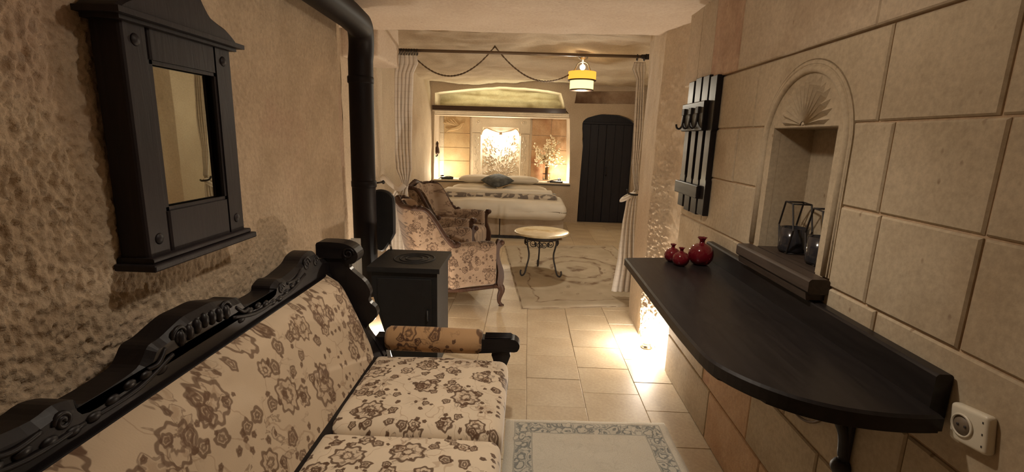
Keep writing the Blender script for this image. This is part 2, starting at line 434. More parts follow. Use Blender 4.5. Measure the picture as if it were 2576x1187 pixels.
def rug_near():
    m = NT('carved_cream_rug'); u, v, _ = m.sep(m.coord('UV'))     # uv in metres from the rug centre
    hx, hy = .405, .66
    ax = m.math('ABSOLUTE', u); ay = m.math('ABSOLUTE', v)
    e = m.math('MINIMUM', m.math('SUBTRACT', hx, ax), m.math('SUBTRACT', hy, ay))
    band = m.math('MULTIPLY', m.sstep(e, .047, .052), m.sstep(e, .128, .122))
    vv = m.coord('UV'); q = m.noise_c(vv, 16)
    vw = m.vmath('ADD', vv, m.vmath('SCALE', m.vmath('SUBTRACT', q, (.5, .5, .5)), .07))
    o = m.vor(vw, 17, 'DISTANCE_TO_EDGE', .7)[0]
    f1 = m.vor(vw, 17, 'F1', .7)[0]
    rg = m.math('ABSOLUTE', m.math('SUBTRACT', m.math('FRACT', m.math('MULTIPLY', f1, 3.0)), .5))
    scroll = m.math('MAXIMUM', m.sstep(rg, .22, .08), m.math('MULTIPLY', m.sstep(o, .05, .02), .6))
    edge = m.sstep(m.math('ABSOLUTE', m.math('SUBTRACT', m.math('ABSOLUTE', m.math('SUBTRACT', e, .0875)), .041)), .004, .001)
    p = m.math('MAXIMUM', m.math('MULTIPLY', band, scroll), m.math('MULTIPLY', edge, .6))
    pile = m.noise(m.coord(), 240, 3)
    big = m.noise(vv, 9, 3, .5, 1.2)
    line = m.math('MULTIPLY', m.sstep(m.math('ABSOLUTE', m.math('SUBTRACT', big, .5)), .02, .005), m.sstep(e, .14, .16))
    c = m.mix(m.math('MULTIPLY', band, .30), (.62, .57, .47), (.42, .42, .38))
    c = m.mix(m.math('MULTIPLY', line, .18), c, (.35, .32, .26))
    c = m.mix(m.math('MULTIPLY', p, .8), c, (.17, .185, .18))
    c = m.mix(.25, c, m.ramp(pile, [(.3, (.3, .3, .3)), (.7, (.8, .8, .8))]), 'OVERLAY')
    m.set(Base_Color=c, Roughness=.95); m.b.inputs['Specular IOR Level'].default_value = .05
    m.bump(m.math('SUBTRACT', m.math('MULTIPLY', pile, .4), m.math('MULTIPLY', p, .7)), .6, .006)
    return m.m
M['rug_near'] = rug_near()
def rug_far():
    m = NT('beige_medallion_rug'); u, v, _ = m.sep(m.coord('UV')); vv = m.coord('UV')
    q = m.vmath('SCALE', m.vmath('SUBTRACT', m.noise_c(vv, 5), (.5, .5, .5)), .22)
    uw, vw, _ = m.sep(m.vmath('ADD', vv, q))
    e = m.math('MINIMUM', m.math('SUBTRACT', .72, m.math('ABSOLUTE', u)), m.math('SUBTRACT', 1.18, m.math('ABSOLUTE', v)))
    ew = m.math('MINIMUM', m.math('SUBTRACT', .72, m.math('ABSOLUTE', uw)), m.math('SUBTRACT', 1.18, m.math('ABSOLUTE', vw)))
    r = m.vmath('LENGTH', m.comb(m.math('MULTIPLY', uw, 1.0), m.math('MULTIPLY', vw, .8), 0))
    rings = m.math('ADD', m.sstep(m.math('ABSOLUTE', m.math('SUBTRACT', r, .42)), .045, .01), m.sstep(r, .12, .07))
    rings = m.math('ADD', rings, m.sstep(m.math('ABSOLUTE', m.math('SUBTRACT', r, .27)), .03, .01))
    bord = m.math('ADD', m.sstep(m.math('ABSOLUTE', m.math('SUBTRACT', ew, .16)), .016, .005), m.sstep(m.math('ABSOLUTE', m.math('SUBTRACT', e, .012)), .008, .003))
    n = m.sstep(m.noise(vv, 7, 4), .42, .6)
    p = m.math('MULTIPLY', m.math('ADD', rings, bord, None, True), m.math('ADD', m.math('MULTIPLY', n, .7), .3))
    c = m.ramp(m.noise(vv, 5, 4), [(.3, (.42, .35, .25)), (.7, (.52, .45, .34))])
    c = m.mix(m.math('MULTIPLY', p, .9), c, (.20, .135, .09))
    m.set(Base_Color=c, Roughness=.95); m.b.inputs['Specular IOR Level'].default_value = .05
    m.bump(m.math('SUBTRACT', m.math('MULTIPLY', m.noise(vv, 120, 3), .4), m.math('MULTIPLY', p, .5)), .5, .005)
    return m.m
M['rug_far'] = rug_far()
def throw_mat():
    m = NT('patterned_throw'); v = m.coord()
    f1 = m.vor(m.vmath('MULTIPLY', v, (4, 14, 14)), 1)[0]
    c = m.mix(m.sstep(m.noise(v, 7, 3, .5, 1), .47, .53), (.52, .45, .36), (.17, .14, .12))
    c = m.mix(m.sstep(f1, .3, .25), c, (.60, .54, .45))
    m.set(Base_Color=c, Roughness=.85); m.bump(m.noise(v, 30, 3), .3, .01); return m.m
M['throw'] = throw_mat()
def red_glass():
    m = NT('red_glass'); m.set(Base_Color=(.13, .006, .012), Roughness=.07, Transmission_Weight=.2, IOR=1.45)
    m.b.inputs['Coat Weight'].default_value = .6; m.b.inputs['Coat Roughness'].default_value = .05
    m.bump(m.noise(m.coord(), 30, 2), .25, .004); return m.m
M['red'] = red_glass()
def clear_glass():
    m = NT('clear_glass'); m.set(Base_Color=(.95, .9, .8), Roughness=.03, Transmission_Weight=1, IOR=1.3); return m.m
M['glass'] = clear_glass()
M['shade_y'] = emit('amber_lampshade', (1.0, .50, .06), 1.15)
M['shade_c'] = emit('cream_lampshade', (1.0, .80, .30), 2.1)
M['diff'] = emit('lamp_diffuser', (1.0, .88, .60), 7)
M['bulb'] = emit('glowing_bulb', (1.0, .85, .55), 40)
M['bulb_soft'] = emit('soft_glowing_globe', (1.0, .85, .55), 5)

# ================================================================ SETTING
YB = -1.3            # back of the corridor behind the camera
# floor: grout bed with single stone tiles
fl = struct(MB().box(-1.75, 2.05, YB-.1, 8.9, -.06, -.004).build('floor', M['grout']))
meshes = {}
def tile_mesh(wd, dp, k):
    key = (round(wd, 3), round(dp, 3), k)
    if key not in meshes:
        mb = MB().prism([(-wd/2, -dp/2), (wd/2, -dp/2), (wd/2, dp/2), (-wd/2, dp/2)], 2, -.012, 0, .0015)
        me = bpy.data.meshes.new('tile'); me.from_pydata(mb.v, [], mb.f); me.materials.append(TILE[k]); meshes[key] = me
    return meshes[key]
TW, TD, G = .318, .302, .0028
rng = random.Random(3)
for i in range(-6, 7):
    x0 = .04 + i*TW; off = (.16 if i % 2 else 0.0)
    for j in range(-8, 29):
        y0 = 2.32 + (j-4)*TD + off
        if y0+TD < YB or y0 > 8.12: continue
        far = y0 > 3.4
        if not far and (x0+TW < -1.05 or x0 > 1.0): continue
        if x0+TW < -1.7 or x0 > 1.95: continue
        if y0 < .75: continue
        o = bpy.data.objects.new('tile', tile_mesh(TW-G, TD-G, rng.choice([0, 0, 1, 2]))); COL.objects.link(o)
        o.parent = fl; o.location = (x0+TW/2, y0+TD/2, rng.uniform(-.0012, .0008))
        o.rotation_euler = (0, 0, rng.uniform(-.003, .003))
MB().box(-1.1, 1.1, YB, .73, -.012, 0).build('plain_paving', TILE[0], fl)

# ceilings
def ceil_fn(x0, x1, y0, y1, z, amp, sag=0):
    def f(u, v):
        x = x0+(x1-x0)*u; y = y0+(y1-y0)*v
        return (x, y, z + amp*fbm((x*1.3, y*1.3, 3.1)) + amp*.3*fbm((x*6, y*6, 1)) - sag*(2*u-1)**2)
    return f
cl = MB(); cl.grid(ceil_fn(-1.5, 1.2, YB, 3.46, 2.1, .012), 60, 100)
cl.grid(lambda u, v: (-1.5+2.7*u, 3.46+.05*v+.018*fbm((u*14, 2, 1)), 2.1+.012*fbm(((-1.5+2.7*u)*1.3, 3.46*1.3, 3.1))+.17*v), 60, 3)
struct(cl.build('ceiling', M['ceil']))
struct(MB().grid(ceil_fn(-1.8, 2.1, 3.47, 8.3, 2.27, .05, .04), 90, 110).build('ceiling_bedroom', M['rock2']))

# left wall: chiselled rock, roughest near the camera, smooth plaster further on
LP = [(-1.02, .30), (-1.02, 2.62), (-1.05, 2.68), (-1.14, 2.72), (-1.15, 3.0), (-1.34, 3.06), (-1.35, 4.5), (-1.61, 4.62), (-1.62, 8.15)]
def path_pt(P, s):
    L = [math.dist(P[i], P[i+1]) for i in range(len(P)-1)]; d = s*sum(L)
    for i, l in enumerate(L):
        if d <= l or i == len(L)-1:
            t = min(1, d/l); a, b = P[i], P[i+1]
            return a[0]+(b[0]-a[0])*t, a[1]+(b[1]-a[1])*t, (b[0]-a[0])/l, (b[1]-a[1])/l
        d -= l
def chisel(y, z):
    c = noise.noise(Vector((y*66+.8*noise.noise(Vector((y*11, z*11, 5))), z*38+.8*noise.noise(Vector((y*9, z*9, 0))), 1.7)))
    d = noise.noise(Vector((y*135, z*85, 4.4)))
    return -abs(c)*1.1+.35+d*.45
def wl_fn(z1):
    def f(u, v):
        # u along the path with more steps near the camera
        x, y, tx, ty = path_pt(LP[:5], u); z = -.02+(z1+.02)*v
        near = sst(1.55, .9, y); low = sst(1.25, .75, z)*sst(2.6, 1.9, y)
        a = .0022 + .0140*near + .006*low*(1-near)
        dsp = a*chisel(y, z) + .010*fbm((y*1.1, z*1.1, 9)) + .012*near*fbm((y*4, z*4, 2))
        return (x+dsp*ty, y-dsp*tx, z)
    return f
struct(MB().grid(wl_fn(2.14), 600, 420).build('wall_left', M['rock']))
struct(MB().box(-1.12, -1.0, YB, .31, 0, 2.15).build('wall_left_rear', M['rock']))
def wl2(u, v):
    x, y, tx, ty = path_pt(LP[4:], u); z = -.02+2.35*v
    d = .02*fbm((y*1.4+x, z*1.4, 5))+.003*fbm((y*9, z*9, 5)); return (x+d*ty, y-d*tx, z)
struct(MB().grid(wl2, 120, 60).build('wall_left_bedroom', M['rock2']))
# broken masonry block at the top left of the opening
def blk(p):
    q = p.copy(); n_ = .012*fbm((p.x*9+3, p.y*9, p.z*9)); return q + q.normalized()*n_
struct(MB().rbox((-1.22, 3.83, 2.09), (.27, .56, .32), .02, 3, 6, True, 0, blk).build('trim_1', M['ceil']))
struct(MB().box(-1.2, 1.2, YB-.1, YB, 0, 2.2).build('wall_back', M['rock2']))

# right wall: mortar core with the niche, and the stone blocks set on it one by one
WR = .90
wr = MB()
NY0, NY1, NZ0, NZ1 = 1.453, 1.833, .995, 1.462
for (a, b, c, d) in ((YB, NY0, 0, 2.15), (NY1, 2.78, 0, 2.15), (NY0, NY1, 0, NZ0), (NY0, NY1, NZ1, 2.15)):
    wr.box(.9075, 1.25, a, b, c, d)
wr.box(1.055, 1.25, NY0, NY1, NZ0, NZ1)
wall_r = struct(wr.build('wall_right', M['mortar']))
nb = MB()   # plastered lining of the niche
nb.box(1.05, 1.056, NY0+.002, NY1-.002, NZ0, NZ1-.002); nb.box(.9062, 1.05, NY0-.012, NY0+.002, NZ0, NZ1); nb.box(.9062, 1.05, NY1-.002, NY1+.012, NZ0, NZ1); nb.box(.9062, 1.05, NY0+.002, NY1-.002, NZ1-.002, NZ1+.012)
nb.build('niche_lining', M['block'], wall_r)
def block(poly, mat='block', x=WR, bev=.0045, name='stone_block'):
    g = .0028
    n = len(poly); c = (sum(p[0] for p in poly)/n, sum(p[1] for p in poly)/n)
    return MB().prism([tuple(p) for p in poly], 0, .918, x + rng.uniform(-.0015, .0015), bev).build(name, M[mat], wall_r)
def rect(y0, y1, z0, z1, g=.0028): return [(y0+g, z0+g), (y1-g, z0+g), (y1-g, z1-g), (y0+g, z1-g)]
AC, AR, AZ = 1.645, .262, 1.408        # arch centre Y, outer radius, springing height
def arch_arc(a0, a1, n): return [(AC+AR*cos(a0+(a1-a0)*i/n), AZ+AR*sin(a0+(a1-a0)*i/n)) for i in range(n+1)]
for z0, z1, cuts in ((.995, 1.235, (-1.2, -.7, -.25, .2, .6, .949, 1.228)), (1.235, 1.467, (-1.2, -.6, -.1, .3, .62, .95, 1.24)),
                     (1.467, 1.71, (-1.2, -.8, -.3, .2, .55, .973, 1.30)), (.755, .995, (-1.2, -.6, -.1, .35, .75, 1.184, 1.6, 2.05, 2.45, 2.78)),
                     (.50, .755, (-1.2, -.5, .1, .62, 1.02, 1.5, 1.95, 2.4, 2.78)), (.25, .50, (-1.2, -.4, .3, .85, 1.3, 1.72, 2.2, 2.78)), (0, .25, (-1.2, -.2, .5, 1.1, 1.6, 2.1, 2.78)),
                     (.995, 1.235, (1.91, 2.086, 2.45, 2.78)), (1.235, 1.467, (1.91, 2.13, 2.46, 2.78)), (1.467, 1.71, (2.0, 2.39, 2.78))):
    for a, b in zip(cuts, cuts[1:]):
        if b < .25: continue
        mat = 'block'
        if (a, z0) in ((.95, .995), (.6, .995)): mat = 'block'
        if z0 < .7: mat = rng.choice(['block', 'redstone', 'block'])
        block(rect(a, b, z0, z1), mat)
# blocks cut around the arch
for z0, z1, ya, yb in ((.995, 1.235, 1.228, 1.91), (1.235, 1.467, 1.24, 1.91), (1.467, 1.71, 1.30, 2.0)):
    g = .0028
    if z1 < 1.3:
        block(rect(ya, AC-AR+.004, z0, z1)); 
    elif z1 < 1.5:
        a = math.acos(1)
        pts = [(ya+g, z0+g), (AC-AR, z0+g), (AC-AR, AZ)] + [(AC-AR*cos(t), AZ+AR*sin(t)) for t in [.06, .12, .18, .224]] + [(ya+g, z1-g)]
        block(pts)
    else:
        t0 = math.asin((z0+g-AZ)/AR)
        pts = [(ya+g, z0+g)] + [(AC-AR*cos(t0+(pi-2*t0)*i/28), AZ+AR*sin(t0+(pi-2*t0)*i/28)) for i in range(29)] + [(yb-g, z0+g), (yb-g, z1-g), (ya+g, z1-g)]
        block(pts)
# the upper plastered course standing slightly proud
for a, b, mat in ((-1.2, .45, 'upper'), (.45, 1.35, 'upper'), (1.35, 2.19, 'upper'), (2.19, 2.50, 'block_brown'), (2.50, 2.70, 'upper'), (2.70, 2.90, 'upper')):
    MB().prism([(a+.0008, 1.712), (b-.0008, 1.712), (b-.0008, 2.14), (a+.0008, 2.14)], 0, .93, WR-.010-(.002 if mat == 'block_brown' else 0), .009 if 0 else .004).build('upper_stone', M[mat], wall_r)
# arch surround: flat band, raised roll moulding, tympanum with carved shell
sur = MB()
outer = [(AC-AR, 1.02)] + [(AC-AR*cos(pi*i/30), AZ+AR*sin(pi*i/30)) for i in range(31)] + [(AC+AR, 1.02)]
ri = AR-.016
inner = [(AC+ri, 1.02)] + [(AC+ri*cos(pi*i/30), AZ+ri*sin(pi*i/30)) for i in range(31)] + [(AC-ri, 1.02)]
def strip(mb, A, B, xa, xb):   # ring between two open outlines, front at xb
    n = len(A); v = [(xb, *p) for p in A]+[(xb, *p) for p in B]+[(xa, *p) for p in A]+[(xa, *p) for p in B]; f = []
    for i in range(n-1): f += [(i, i+1, n+i+1, n+i), (2*n+i, 2*n+i+1, i+1, i), (n+i, n+i+1, 3*n+i+1, 3*n+i)]
    mb.add(v, f)
strip(sur, outer, inner[::-1], .92, WR-.001)
def arcpath(r, x): return [(x, AC-r, 1.02)] + [(x, AC-r*cos(pi*i/30), AZ+r*sin(pi*i/30)) for i in range(31)] + [(x, AC+r, 1.02)]
sur.tube(arcpath(AR-.027, WR+.004), .0125, 10, False, True)
sur.tube(arcpath(AR-.008, WR+.003), .006, 8, False, True)
sur.build('arch_moulding', M['block'], wall_r)
ty = MB(); ri = AR-.038
tp = [(AC+ri*cos(a), AZ+ri*sin(a)) for a in [math.asin((NZ1-AZ)/ri)+(pi-2*math.asin((NZ1-AZ)/ri))*i/28 for i in range(29)]]
ty.prism(tp, 0, .93, WR+.004)
for sgn in (-1, 1):
    e = AC+sgn*ri; i_ = AC+sgn*.1895
    ty.box(WR+.003, .93, min(e, i_)-.004, max(e, i_)+.004, 1.0, NZ1+.01)
ty.build('tympanum', M['block'], wall_r)
fan = MB()   # shell rays, ridged
nray = 15
for k in range(nray):
    a = R_(6)+(pi-R_(12))*k/(nray-1); L = .150+.010*sin(a)-.012*abs(cos(a))**6+(.008 if k % 2 else 0); o = Vector((AC, NZ1+.006))
    d = Vector((cos(a), sin(a))); nrm = Vector((-d.y, d.x)); hw = .0115
    b0 = o+d*.012; m1 = o+d*(L*.80); tip = o+d*L; w1 = hw*1.15
    P3 = lambda p, x: (x, p.x, p.y)
    fan.add([P3(b0-nrm*.002, WR+.005), P3(b0+nrm*.002, WR+.005), P3(m1+nrm*w1, WR+.005), P3(tip, WR+.005), P3(m1-nrm*w1, WR+.005), P3(b0, WR-.002), P3(m1, WR-.011)],
            [(0, 5, 6, 4), (1, 2, 6, 5), (2, 3, 6), (3, 4, 6)])
fan.lathe([(.016, 0), (.014, .006), (.0001, .010)], (0, 0, 0), 14)
for i in range(len(fan.v)-14*3, len(fan.v)):
    x, y, z = fan.v[i]; fan.v[i] = (WR+.009-z, AC+y, NZ1+.006+abs(x)*1.0)
fan.build('carved_shell', M['block'], wall_r)

# rough pillar closing the right wall, lit from below
PP = [(.945, 2.74), (.945, 3.06), (.868, 3.33), (.885, 3.80), (1.0, 3.86), (1.95, 3.90)]
def pil(u, v):
    x, y, tx, ty_ = path_pt(PP, u); z = -.02+2.32*v
    front = sst(3.05, 3.14, y)*sst(3.36, 3.32, y); rough = front*sst(1.45, 1.15, z+.2*fbm((y*3, z*3, 0)))
    side = sst(2.8, 2.9, y)*sst(3.2, 3.05, y)
    d = .010*fbm((x*3+y*3, z*2.5, 7)) + rough*.020*(chisel(y*1.4+x*1.2, z*1.7)+.5*noise.noise(Vector((y*20, z*55, 3)))) + side*.004*fbm((y*11, z*11, 2)) + front*.005*fbm((y*20, z*20, 6))
    return (x-d*ty_*1.0, y+d*tx, z)
struct(MB().grid(pil, 260, 300).build('wall_right_pillar', M['rock2']))
struct(MB().box(1.95, 2.05, 3.8, 8.3, 0, 2.4).build('wall_right_bedroom', M['rock2']))

# far wall with the bed alcove, the stained recess and the door opening
FY = 8.1
alc = [(-1.585, .655), (.715, .655), (.70, 1.2), (.665, 1.79), (.60, 1.86), (.555, 2.02), (.51, 2.13), (.30, 2.165), (-.1, 2.20), (-.5, 2.205), (-.95, 2.165), (-1.35, 2.115), (-1.56, 2.085)]
dr = [(.885, 0.002), (1.75, 0.002), (1.75, 1.66)] + [(1.315+.435*cos(pi*(.02+.96*i/16)), 1.655+.165*sin(pi*(.02+.96*i/16))) for i in range(17)] + [(.905, 1.3)]
rec = [(.735, 1.975), (1.80, 1.99), (1.80, 2.19), (.76, 2.17)]
fw = MB()
def wob(p): return (p[0]+.006*fbm((p[0]*8, p[1]*8, 1)), p[1]+.006*fbm((p[0]*8, p[1]*8, 2)))
dense = lambda P: [(P[i][0]+(P[(i+1) % len(P)][0]-P[i][0])*t, P[i][1]+(P[(i+1) % len(P)][1]-P[i][1])*t) for i in range(len(P)) for t in (0, .25, .5, .75)]
holes = [[wob(p) for p in dense(h)] for h in (alc, rec)] + [[(p if p[1] < .01 else wob(p)) for p in dense(dr)]]
face_poly(fw, [(-1.75, 0.0), (2.05, 0), (2.05, 2.4), (-1.75, 2.4)], holes, lambda a, b: (a, FY, b))
for h, dep in zip(holes, (.55, .07, .16)):
    n = len(h); fw.add([(p[0], FY, p[1]) for p in h]+[(p[0]+(.0 if p[0] < .3 else (-.02 if dep == .55 else 0)), FY+dep, p[1]) for p in h], [(i, (i+1) % n, n+(i+1) % n, n+i) for i in range(n)])
wf = struct(fw.build('wall_far', M['rock2']))
MB().box(.6, 1.85, FY+.069, FY+.08, 1.9, 2.25).build('recess_back', stone_mat('stained_rock', (.30, .20, .13), (.50, .40, .30), (.14, .08, .05), .5, 4, .95, .01), wf)
MB().box(-1.8, 1.0, FY+.55, FY+.6, 1.86, 2.35).grid(lambda u, v: (-1.62+2.2*u, FY+.50-.06*sin(pi*u)*sin(3.1*v)+.05*fbm((u*3, v*4, 2))+.018*sin(v*16+u*5+2*fbm((u*3, v*2, 1))), 1.84+.42*v), 80, 24).build('grooved_rock_back', M['greenrock'], wf)
# alcove back wall: stone blocks, carved header, posts
AY = 8.62
bk = MB()
op = [(-.825, .60), (-.155, .60), (-.150, 1.45)] + [(-.15-.05+.05*cos(t), 1.47+.06*sin(t)) for t in [pi/2*i/5 for i in range(6)]] + [(-.24, 1.535), (-.32, 1.50), (-.40, 1.475), (-.44, 1.47)] + \
     [(-.49+.05*cos(-t), 1.462-.035*sin(t)) for t in [pi*i/6 for i in range(7)]] + [(-.56, 1.475), (-.66, 1.51), (-.73, 1.535)] + [(-.775+.05*cos(t), 1.47+.06*sin(t)) for t in [pi/2+pi/2*i/5 for i in range(6)]] + [(-.83, 1.45)]
face_poly(bk, [(-1.7, .58), (.85, .58), (.85, 1.86), (-1.7, 1.86)], [op], lambda a, b: (a, AY+.012, b))
n = len(op); bk.add([(p[0], AY+.012, p[1]) for p in op]+[(p[0], AY+.16, p[1]) for p in op], [(i, (i+1) % n, n+(i+1) % n, n+i) for i in range(n)])
bk.box(-1.7, -.9, AY+.03, AY+.1, .58, 1.8); bk.box(-.08, .85, AY+.03, AY+.1, .58, 1.8); bk.box(-1.7, .85, AY+.03, AY+.1, 1.62, 1.86)
ab = struct(bk.build('wall_alcove', M['pale']))
def ablock(x0, x1, z0, z1, mat, y=AY, name='stone_block'):
    MB().prism([(x0+.003, z0+.003), (x1-.003, z0+.003), (x1-.003, z1-.003), (x0+.003, z1-.003)], 1, AY+.012, y, .004).build(name, M[mat], ab)
for z0, z1 in ((.655, .965), (.965, 1.20), (1.20, 1.45), (1.45, 1.76)):
    ablock(-1.66, -1.50, z0, z1, 'pale'); ablock(-1.50, -1.035, z0, z1, 'amber', AY-.004)
    ablock(.06, .40, z0, z1, 'redstone'); ablock(.40, .80, z0, z1, 'redstone')
MB().prism([(-1.0, 1.47), (-.82, 1.47)] + [p for p in reversed(op[2:]) ][0:0] + [(-.80, 1.565), (-.18, 1.565), (-.16, 1.47), (.03, 1.47), (.03, 1.78), (-1.0, 1.78)], 1, AY+.012, AY-.02, .006).build('carved_header', M['pale'], ab)
hd = MB()     # scalloped lip under the header and its pendant drop
lip = [(-.83, 1.43), (-.80, 1.51), (-.73, 1.548), (-.66, 1.522), (-.56, 1.487), (-.49, 1.478), (-.42, 1.487), (-.32, 1.512), (-.24, 1.548), (-.18, 1.51), (-.15, 1.43)]
hd.tube([(x, AY-.012, z) for x, z in smooth_path([(*p, 0) for p in lip], 4) and [(q[0], q[1]) for q in smooth_path([(*p, 0) for p in lip], 4)]], .009, 8)
hd.ball((-.49, AY-.014, 1.452), .028, 1, .5, 1)
hd.build('header_lip', M['mortar'], ab)
for sx, x0 in ((-1, -1.0), (1, -.15)):
    MB().prism([(x0+.01, .655), (x0+.165, .655), (x0+.165, 1.465), (x0+.01, 1.465)], 1, AY+.012, AY-.014, .008).build('carved_post', M['pale'], ab)
    rv = MB(); xc = x0+.085
    pth = [(xc+.02*sin(z*26), AY-.016, z) for z in [.69+.735*i/40 for i in range(41)]]; rv.tube(pth, .0035, 6)
    for i in range(12):
        z = .72+.06*i; s_ = 1 if i % 2 else -1
        rv.ball((xc+s_*.028, AY-.016, z), .016, .55, .3, 1, 8, 5)
    rv.build('vine_relief', M['pale'], ab)
for sx in (-1, 1):
    rs = MB(); c = (-.49+sx*.40, AY-.02, 1.66)
    for k in range(8): rs.ball((c[0]+.032*cos(k*pi/4), c[1], c[2]+.032*sin(k*pi/4)), .018, .8, .35, .8, 8, 5)
    rs.ball(c, .018, 1, .6, 1, 8, 5); rs.build('rosette_relief', M['pale'], ab)
# dove relief on the upper left block
dv = MB()
body = [(-1.43, 1.50), (-1.36, 1.535), (-1.30, 1.55), (-1.24, 1.585), (-1.20, 1.62), (-1.165, 1.635), (-1.135, 1.622), (-1.16, 1.605), (-1.175, 1.57), (-1.20, 1.535), (-1.25, 1.505), (-1.31, 1.495), (-1.36, 1.485), (-1.42, 1.475)]
dv.prism(body, 1, AY-.003, AY-.034, .010)
for i in range(5): dv.prism([(-1.24-.02*i, 1.56+.004*i), (-1.22-.022*i, 1.58+.004*i), (-1.33-.045*i+.0, 1.705-.018*i), (-1.35-.04*i, 1.69-.02*i)], 1, AY-.003, AY-.026-.003*(i % 2), .006)
for i in range(4): dv.prism([(-1.36, 1.505), (-1.355, 1.525), (-1.475+.004*i, 1.53-.022*i), (-1.475+.004*i, 1.514-.022*i)], 1, AY-.003, AY-.024, .005)
dv.build('carved_dove', M['amber'], ab)
# lit panel with radiating chips
pn = MB().box(-.86, -.12, AY+.14, AY+.17, .58, 1.62)
lp = struct(pn.build('wall_alcove_panel', M['pale'])); 
ch = MB(); r2 = random.Random(5)
for k in range(560):
    a = r2.uniform(.05, pi-.05); r_ = r2.uniform(.03, .95)**.8
    x = -.49+r_*cos(a)*.62; z = .70+r_*sin(a)*.80
    if not (-.80 < x < -.18 and z < 1.42): continue
    l = r2.uniform(.016, .042); w_ = r2.uniform(.005, .010); a2 = a+r2.uniform(-.5, .5)
    d = Vector((cos(a2), sin(a2))); nn = Vector((-d.y, d.x)); c = Vector((x, z)); t = AY+.141; h = r2.uniform(.012, .032)
    p = [c-d*l, c+nn*w_, c+d*l, c-nn*w_]
    ch.add([(q.x, t, q.y) for q in p]+[(c.x, t-h, c.y)], [(0, 1, 4), (1, 2, 4), (2, 3, 4), (3, 0, 4)])
chips = ch.build('carved_ray_relief', M['pale'], lp); chips['kind'] = 'stuff'
# ledge, cornice, beam
lg = MB(); lg.prism([(-1.60, FY-.03), (-.9, FY-.01), (.1, FY-.01), (.73, FY-.04), (.73, AY), (-1.60, AY)], 2, .648, .672, .004)
lgo = struct(lg.build('trim_2', M['pale']))
MB().prism([(-1.60, FY-.032), (-.9, FY-.012), (.1, FY-.012), (.73, FY-.042), (.73, FY), (-1.60, FY)], 2, .632, .648).build('slab_edge', M['plinth'], lgo)
sh = MB(); sh.cbox(-1.60, .60, FY-.02, FY+.10, 1.815, 1.885, .006)
struct(sh.build('beam', M['beam']))
co = MB(); prof = [(FY+.04, 1.735), (FY+.04, 1.75), (FY+.015, 1.765), (FY+.005, 1.785), (FY-.012, 1.795), (FY-.012, 1.812), (AY, 1.812), (AY, 1.735)]
co.prism([(p[0], p[1]) for p in prof], 0, -1.60, .66); struct(co.build('trim_3', M['pale']))

# door
dd = struct(MB().prism([(.90, 0.0), (1.74, 0.0), (1.74, 1.64)] + [(1.315+.425*cos(pi*(.02+.96*i/16)), 1.645+.165*sin(pi*(.02+.96*i/16))) for i in range(17)] + [(.90, 1.3)], 1, FY+.16, FY+.13).build('door_1', M['door_wood']))
for x0, x1 in ((.905, 1.30), (1.306, 1.73)):
    k = 3; w_ = (x1-x0)/k
    for i in range(k):
        MB().prism([(x0+i*w_+.001, .012), (x0+(i+1)*w_-.001, .012), (x0+(i+1)*w_-.001, 1.655), (x0+i*w_+.001, 1.655)], 1, FY+.13, FY+.105, .003).build('plank', M['door_wood'], dd)
MB().cbox(.895, 1.74, FY+.095, FY+.13, 1.658, 1.69).build('lintel_rail', M['door_wood'], dd)
for z in (.30, 1.45): MB().tube([(.915, FY+.10, z-.05), (.915, FY+.10, z+.05)], .007, 8).build('hinge', M['iron'], dd)
MB().tube(smooth_path([(1.335, FY+.10, .95), (1.335, FY+.06, .93), (1.335, FY+.06, .83), (1.335, FY+.10, .81)], 4), .008, 8).build('door_handle', M['iron'], dd)

# ================================================================ THINGS
# ---------------------------------------------------------------- sofa
sofa = thing('carved_sofa', 'long sofa with floral upholstery and carved black wooden crest along the rough wall', 'sofa', (-.45, 1.17, 0))
CY = 1.17
half = [(0, .931), (.05, .931), (.09, .922), (.135, .909), (.17, .905), (.19, .884), (.21, .868), (.26, .862), (.32, .860), (.352, .864), (.36, .88), (.40, .892), (.44, .886), (.50, .893), (.56, .905), (.595, .924), (.64, .932), (.68, .928), (.715, .905), (.74, .878), (.78, .868), (.835, .85)]
zlow = .765
def sp2(P, k=3): return [(p[0], p[1]) for p in smooth_path([(a, b, 0) for a, b in P], k)]
hp = sp2(half)
pr = [(CY+a, z) for a, z in hp]+[(CY+.835, zlow), (CY-.835, zlow)]+[(CY-a, z) for a, z in reversed(hp[1:])]
cr = MB().prism(pr, 0, -.925, -.845, .016, False)
cr.build('crest_rail', M['black_wood'], sofa)
cv = MB(); r4 = random.Random(11)
def spiral(c, r, turns, x, sgn=1, n=26, a0=0):
    return [(x, c[0]+sgn*r*(1-.8*i/n)*cos(a0+turns*2*pi*i/n), c[1]+r*(1-.8*i/n)*sin(a0+turns*2*pi*i/n)) for i in range(n+1)]
for sgn in (-1, 1):
    for (yy, zz, r) in ((.09, .895, .026), (.60, .895, .028), (.68, .885, .022), (.40, .860, .018)):
        cv.tube(spiral((CY+sgn*yy, zz), r, 1.6, -.846, sgn), .0055, 6)
    for (y0, z0, y1, z1) in ((.12, .86, .34, .83), (.36, .83, .58, .86), (.14, .885, .2, .86), (.44, .865, .55, .885)):
        cv.tube(smooth_path([(-.846, CY+sgn*y0, z0), (-.842, CY+sgn*(y0+y1)/2, (z0+z1)/2-.012), (-.846, CY+sgn*y1, z1)], 5), .006, 6)
    for k in range(9):
        yy = .16+.045*k; cv.ball((-.846, CY+sgn*yy, .84+.012*sin(k)), .016, .5, 1.2, .7, 8, 5)
for k in range(7): cv.ball((-.845, CY+.03*(k-3), .90-.004*abs(k-3)), .02, .6, .7, 1.1, 8, 5)
cv.tube([(-.848, CY-.82, .790), (-.848, CY+.82, .790)], .009, 8)
cv.build('carved_ornament', M['black_wood'], sofa)
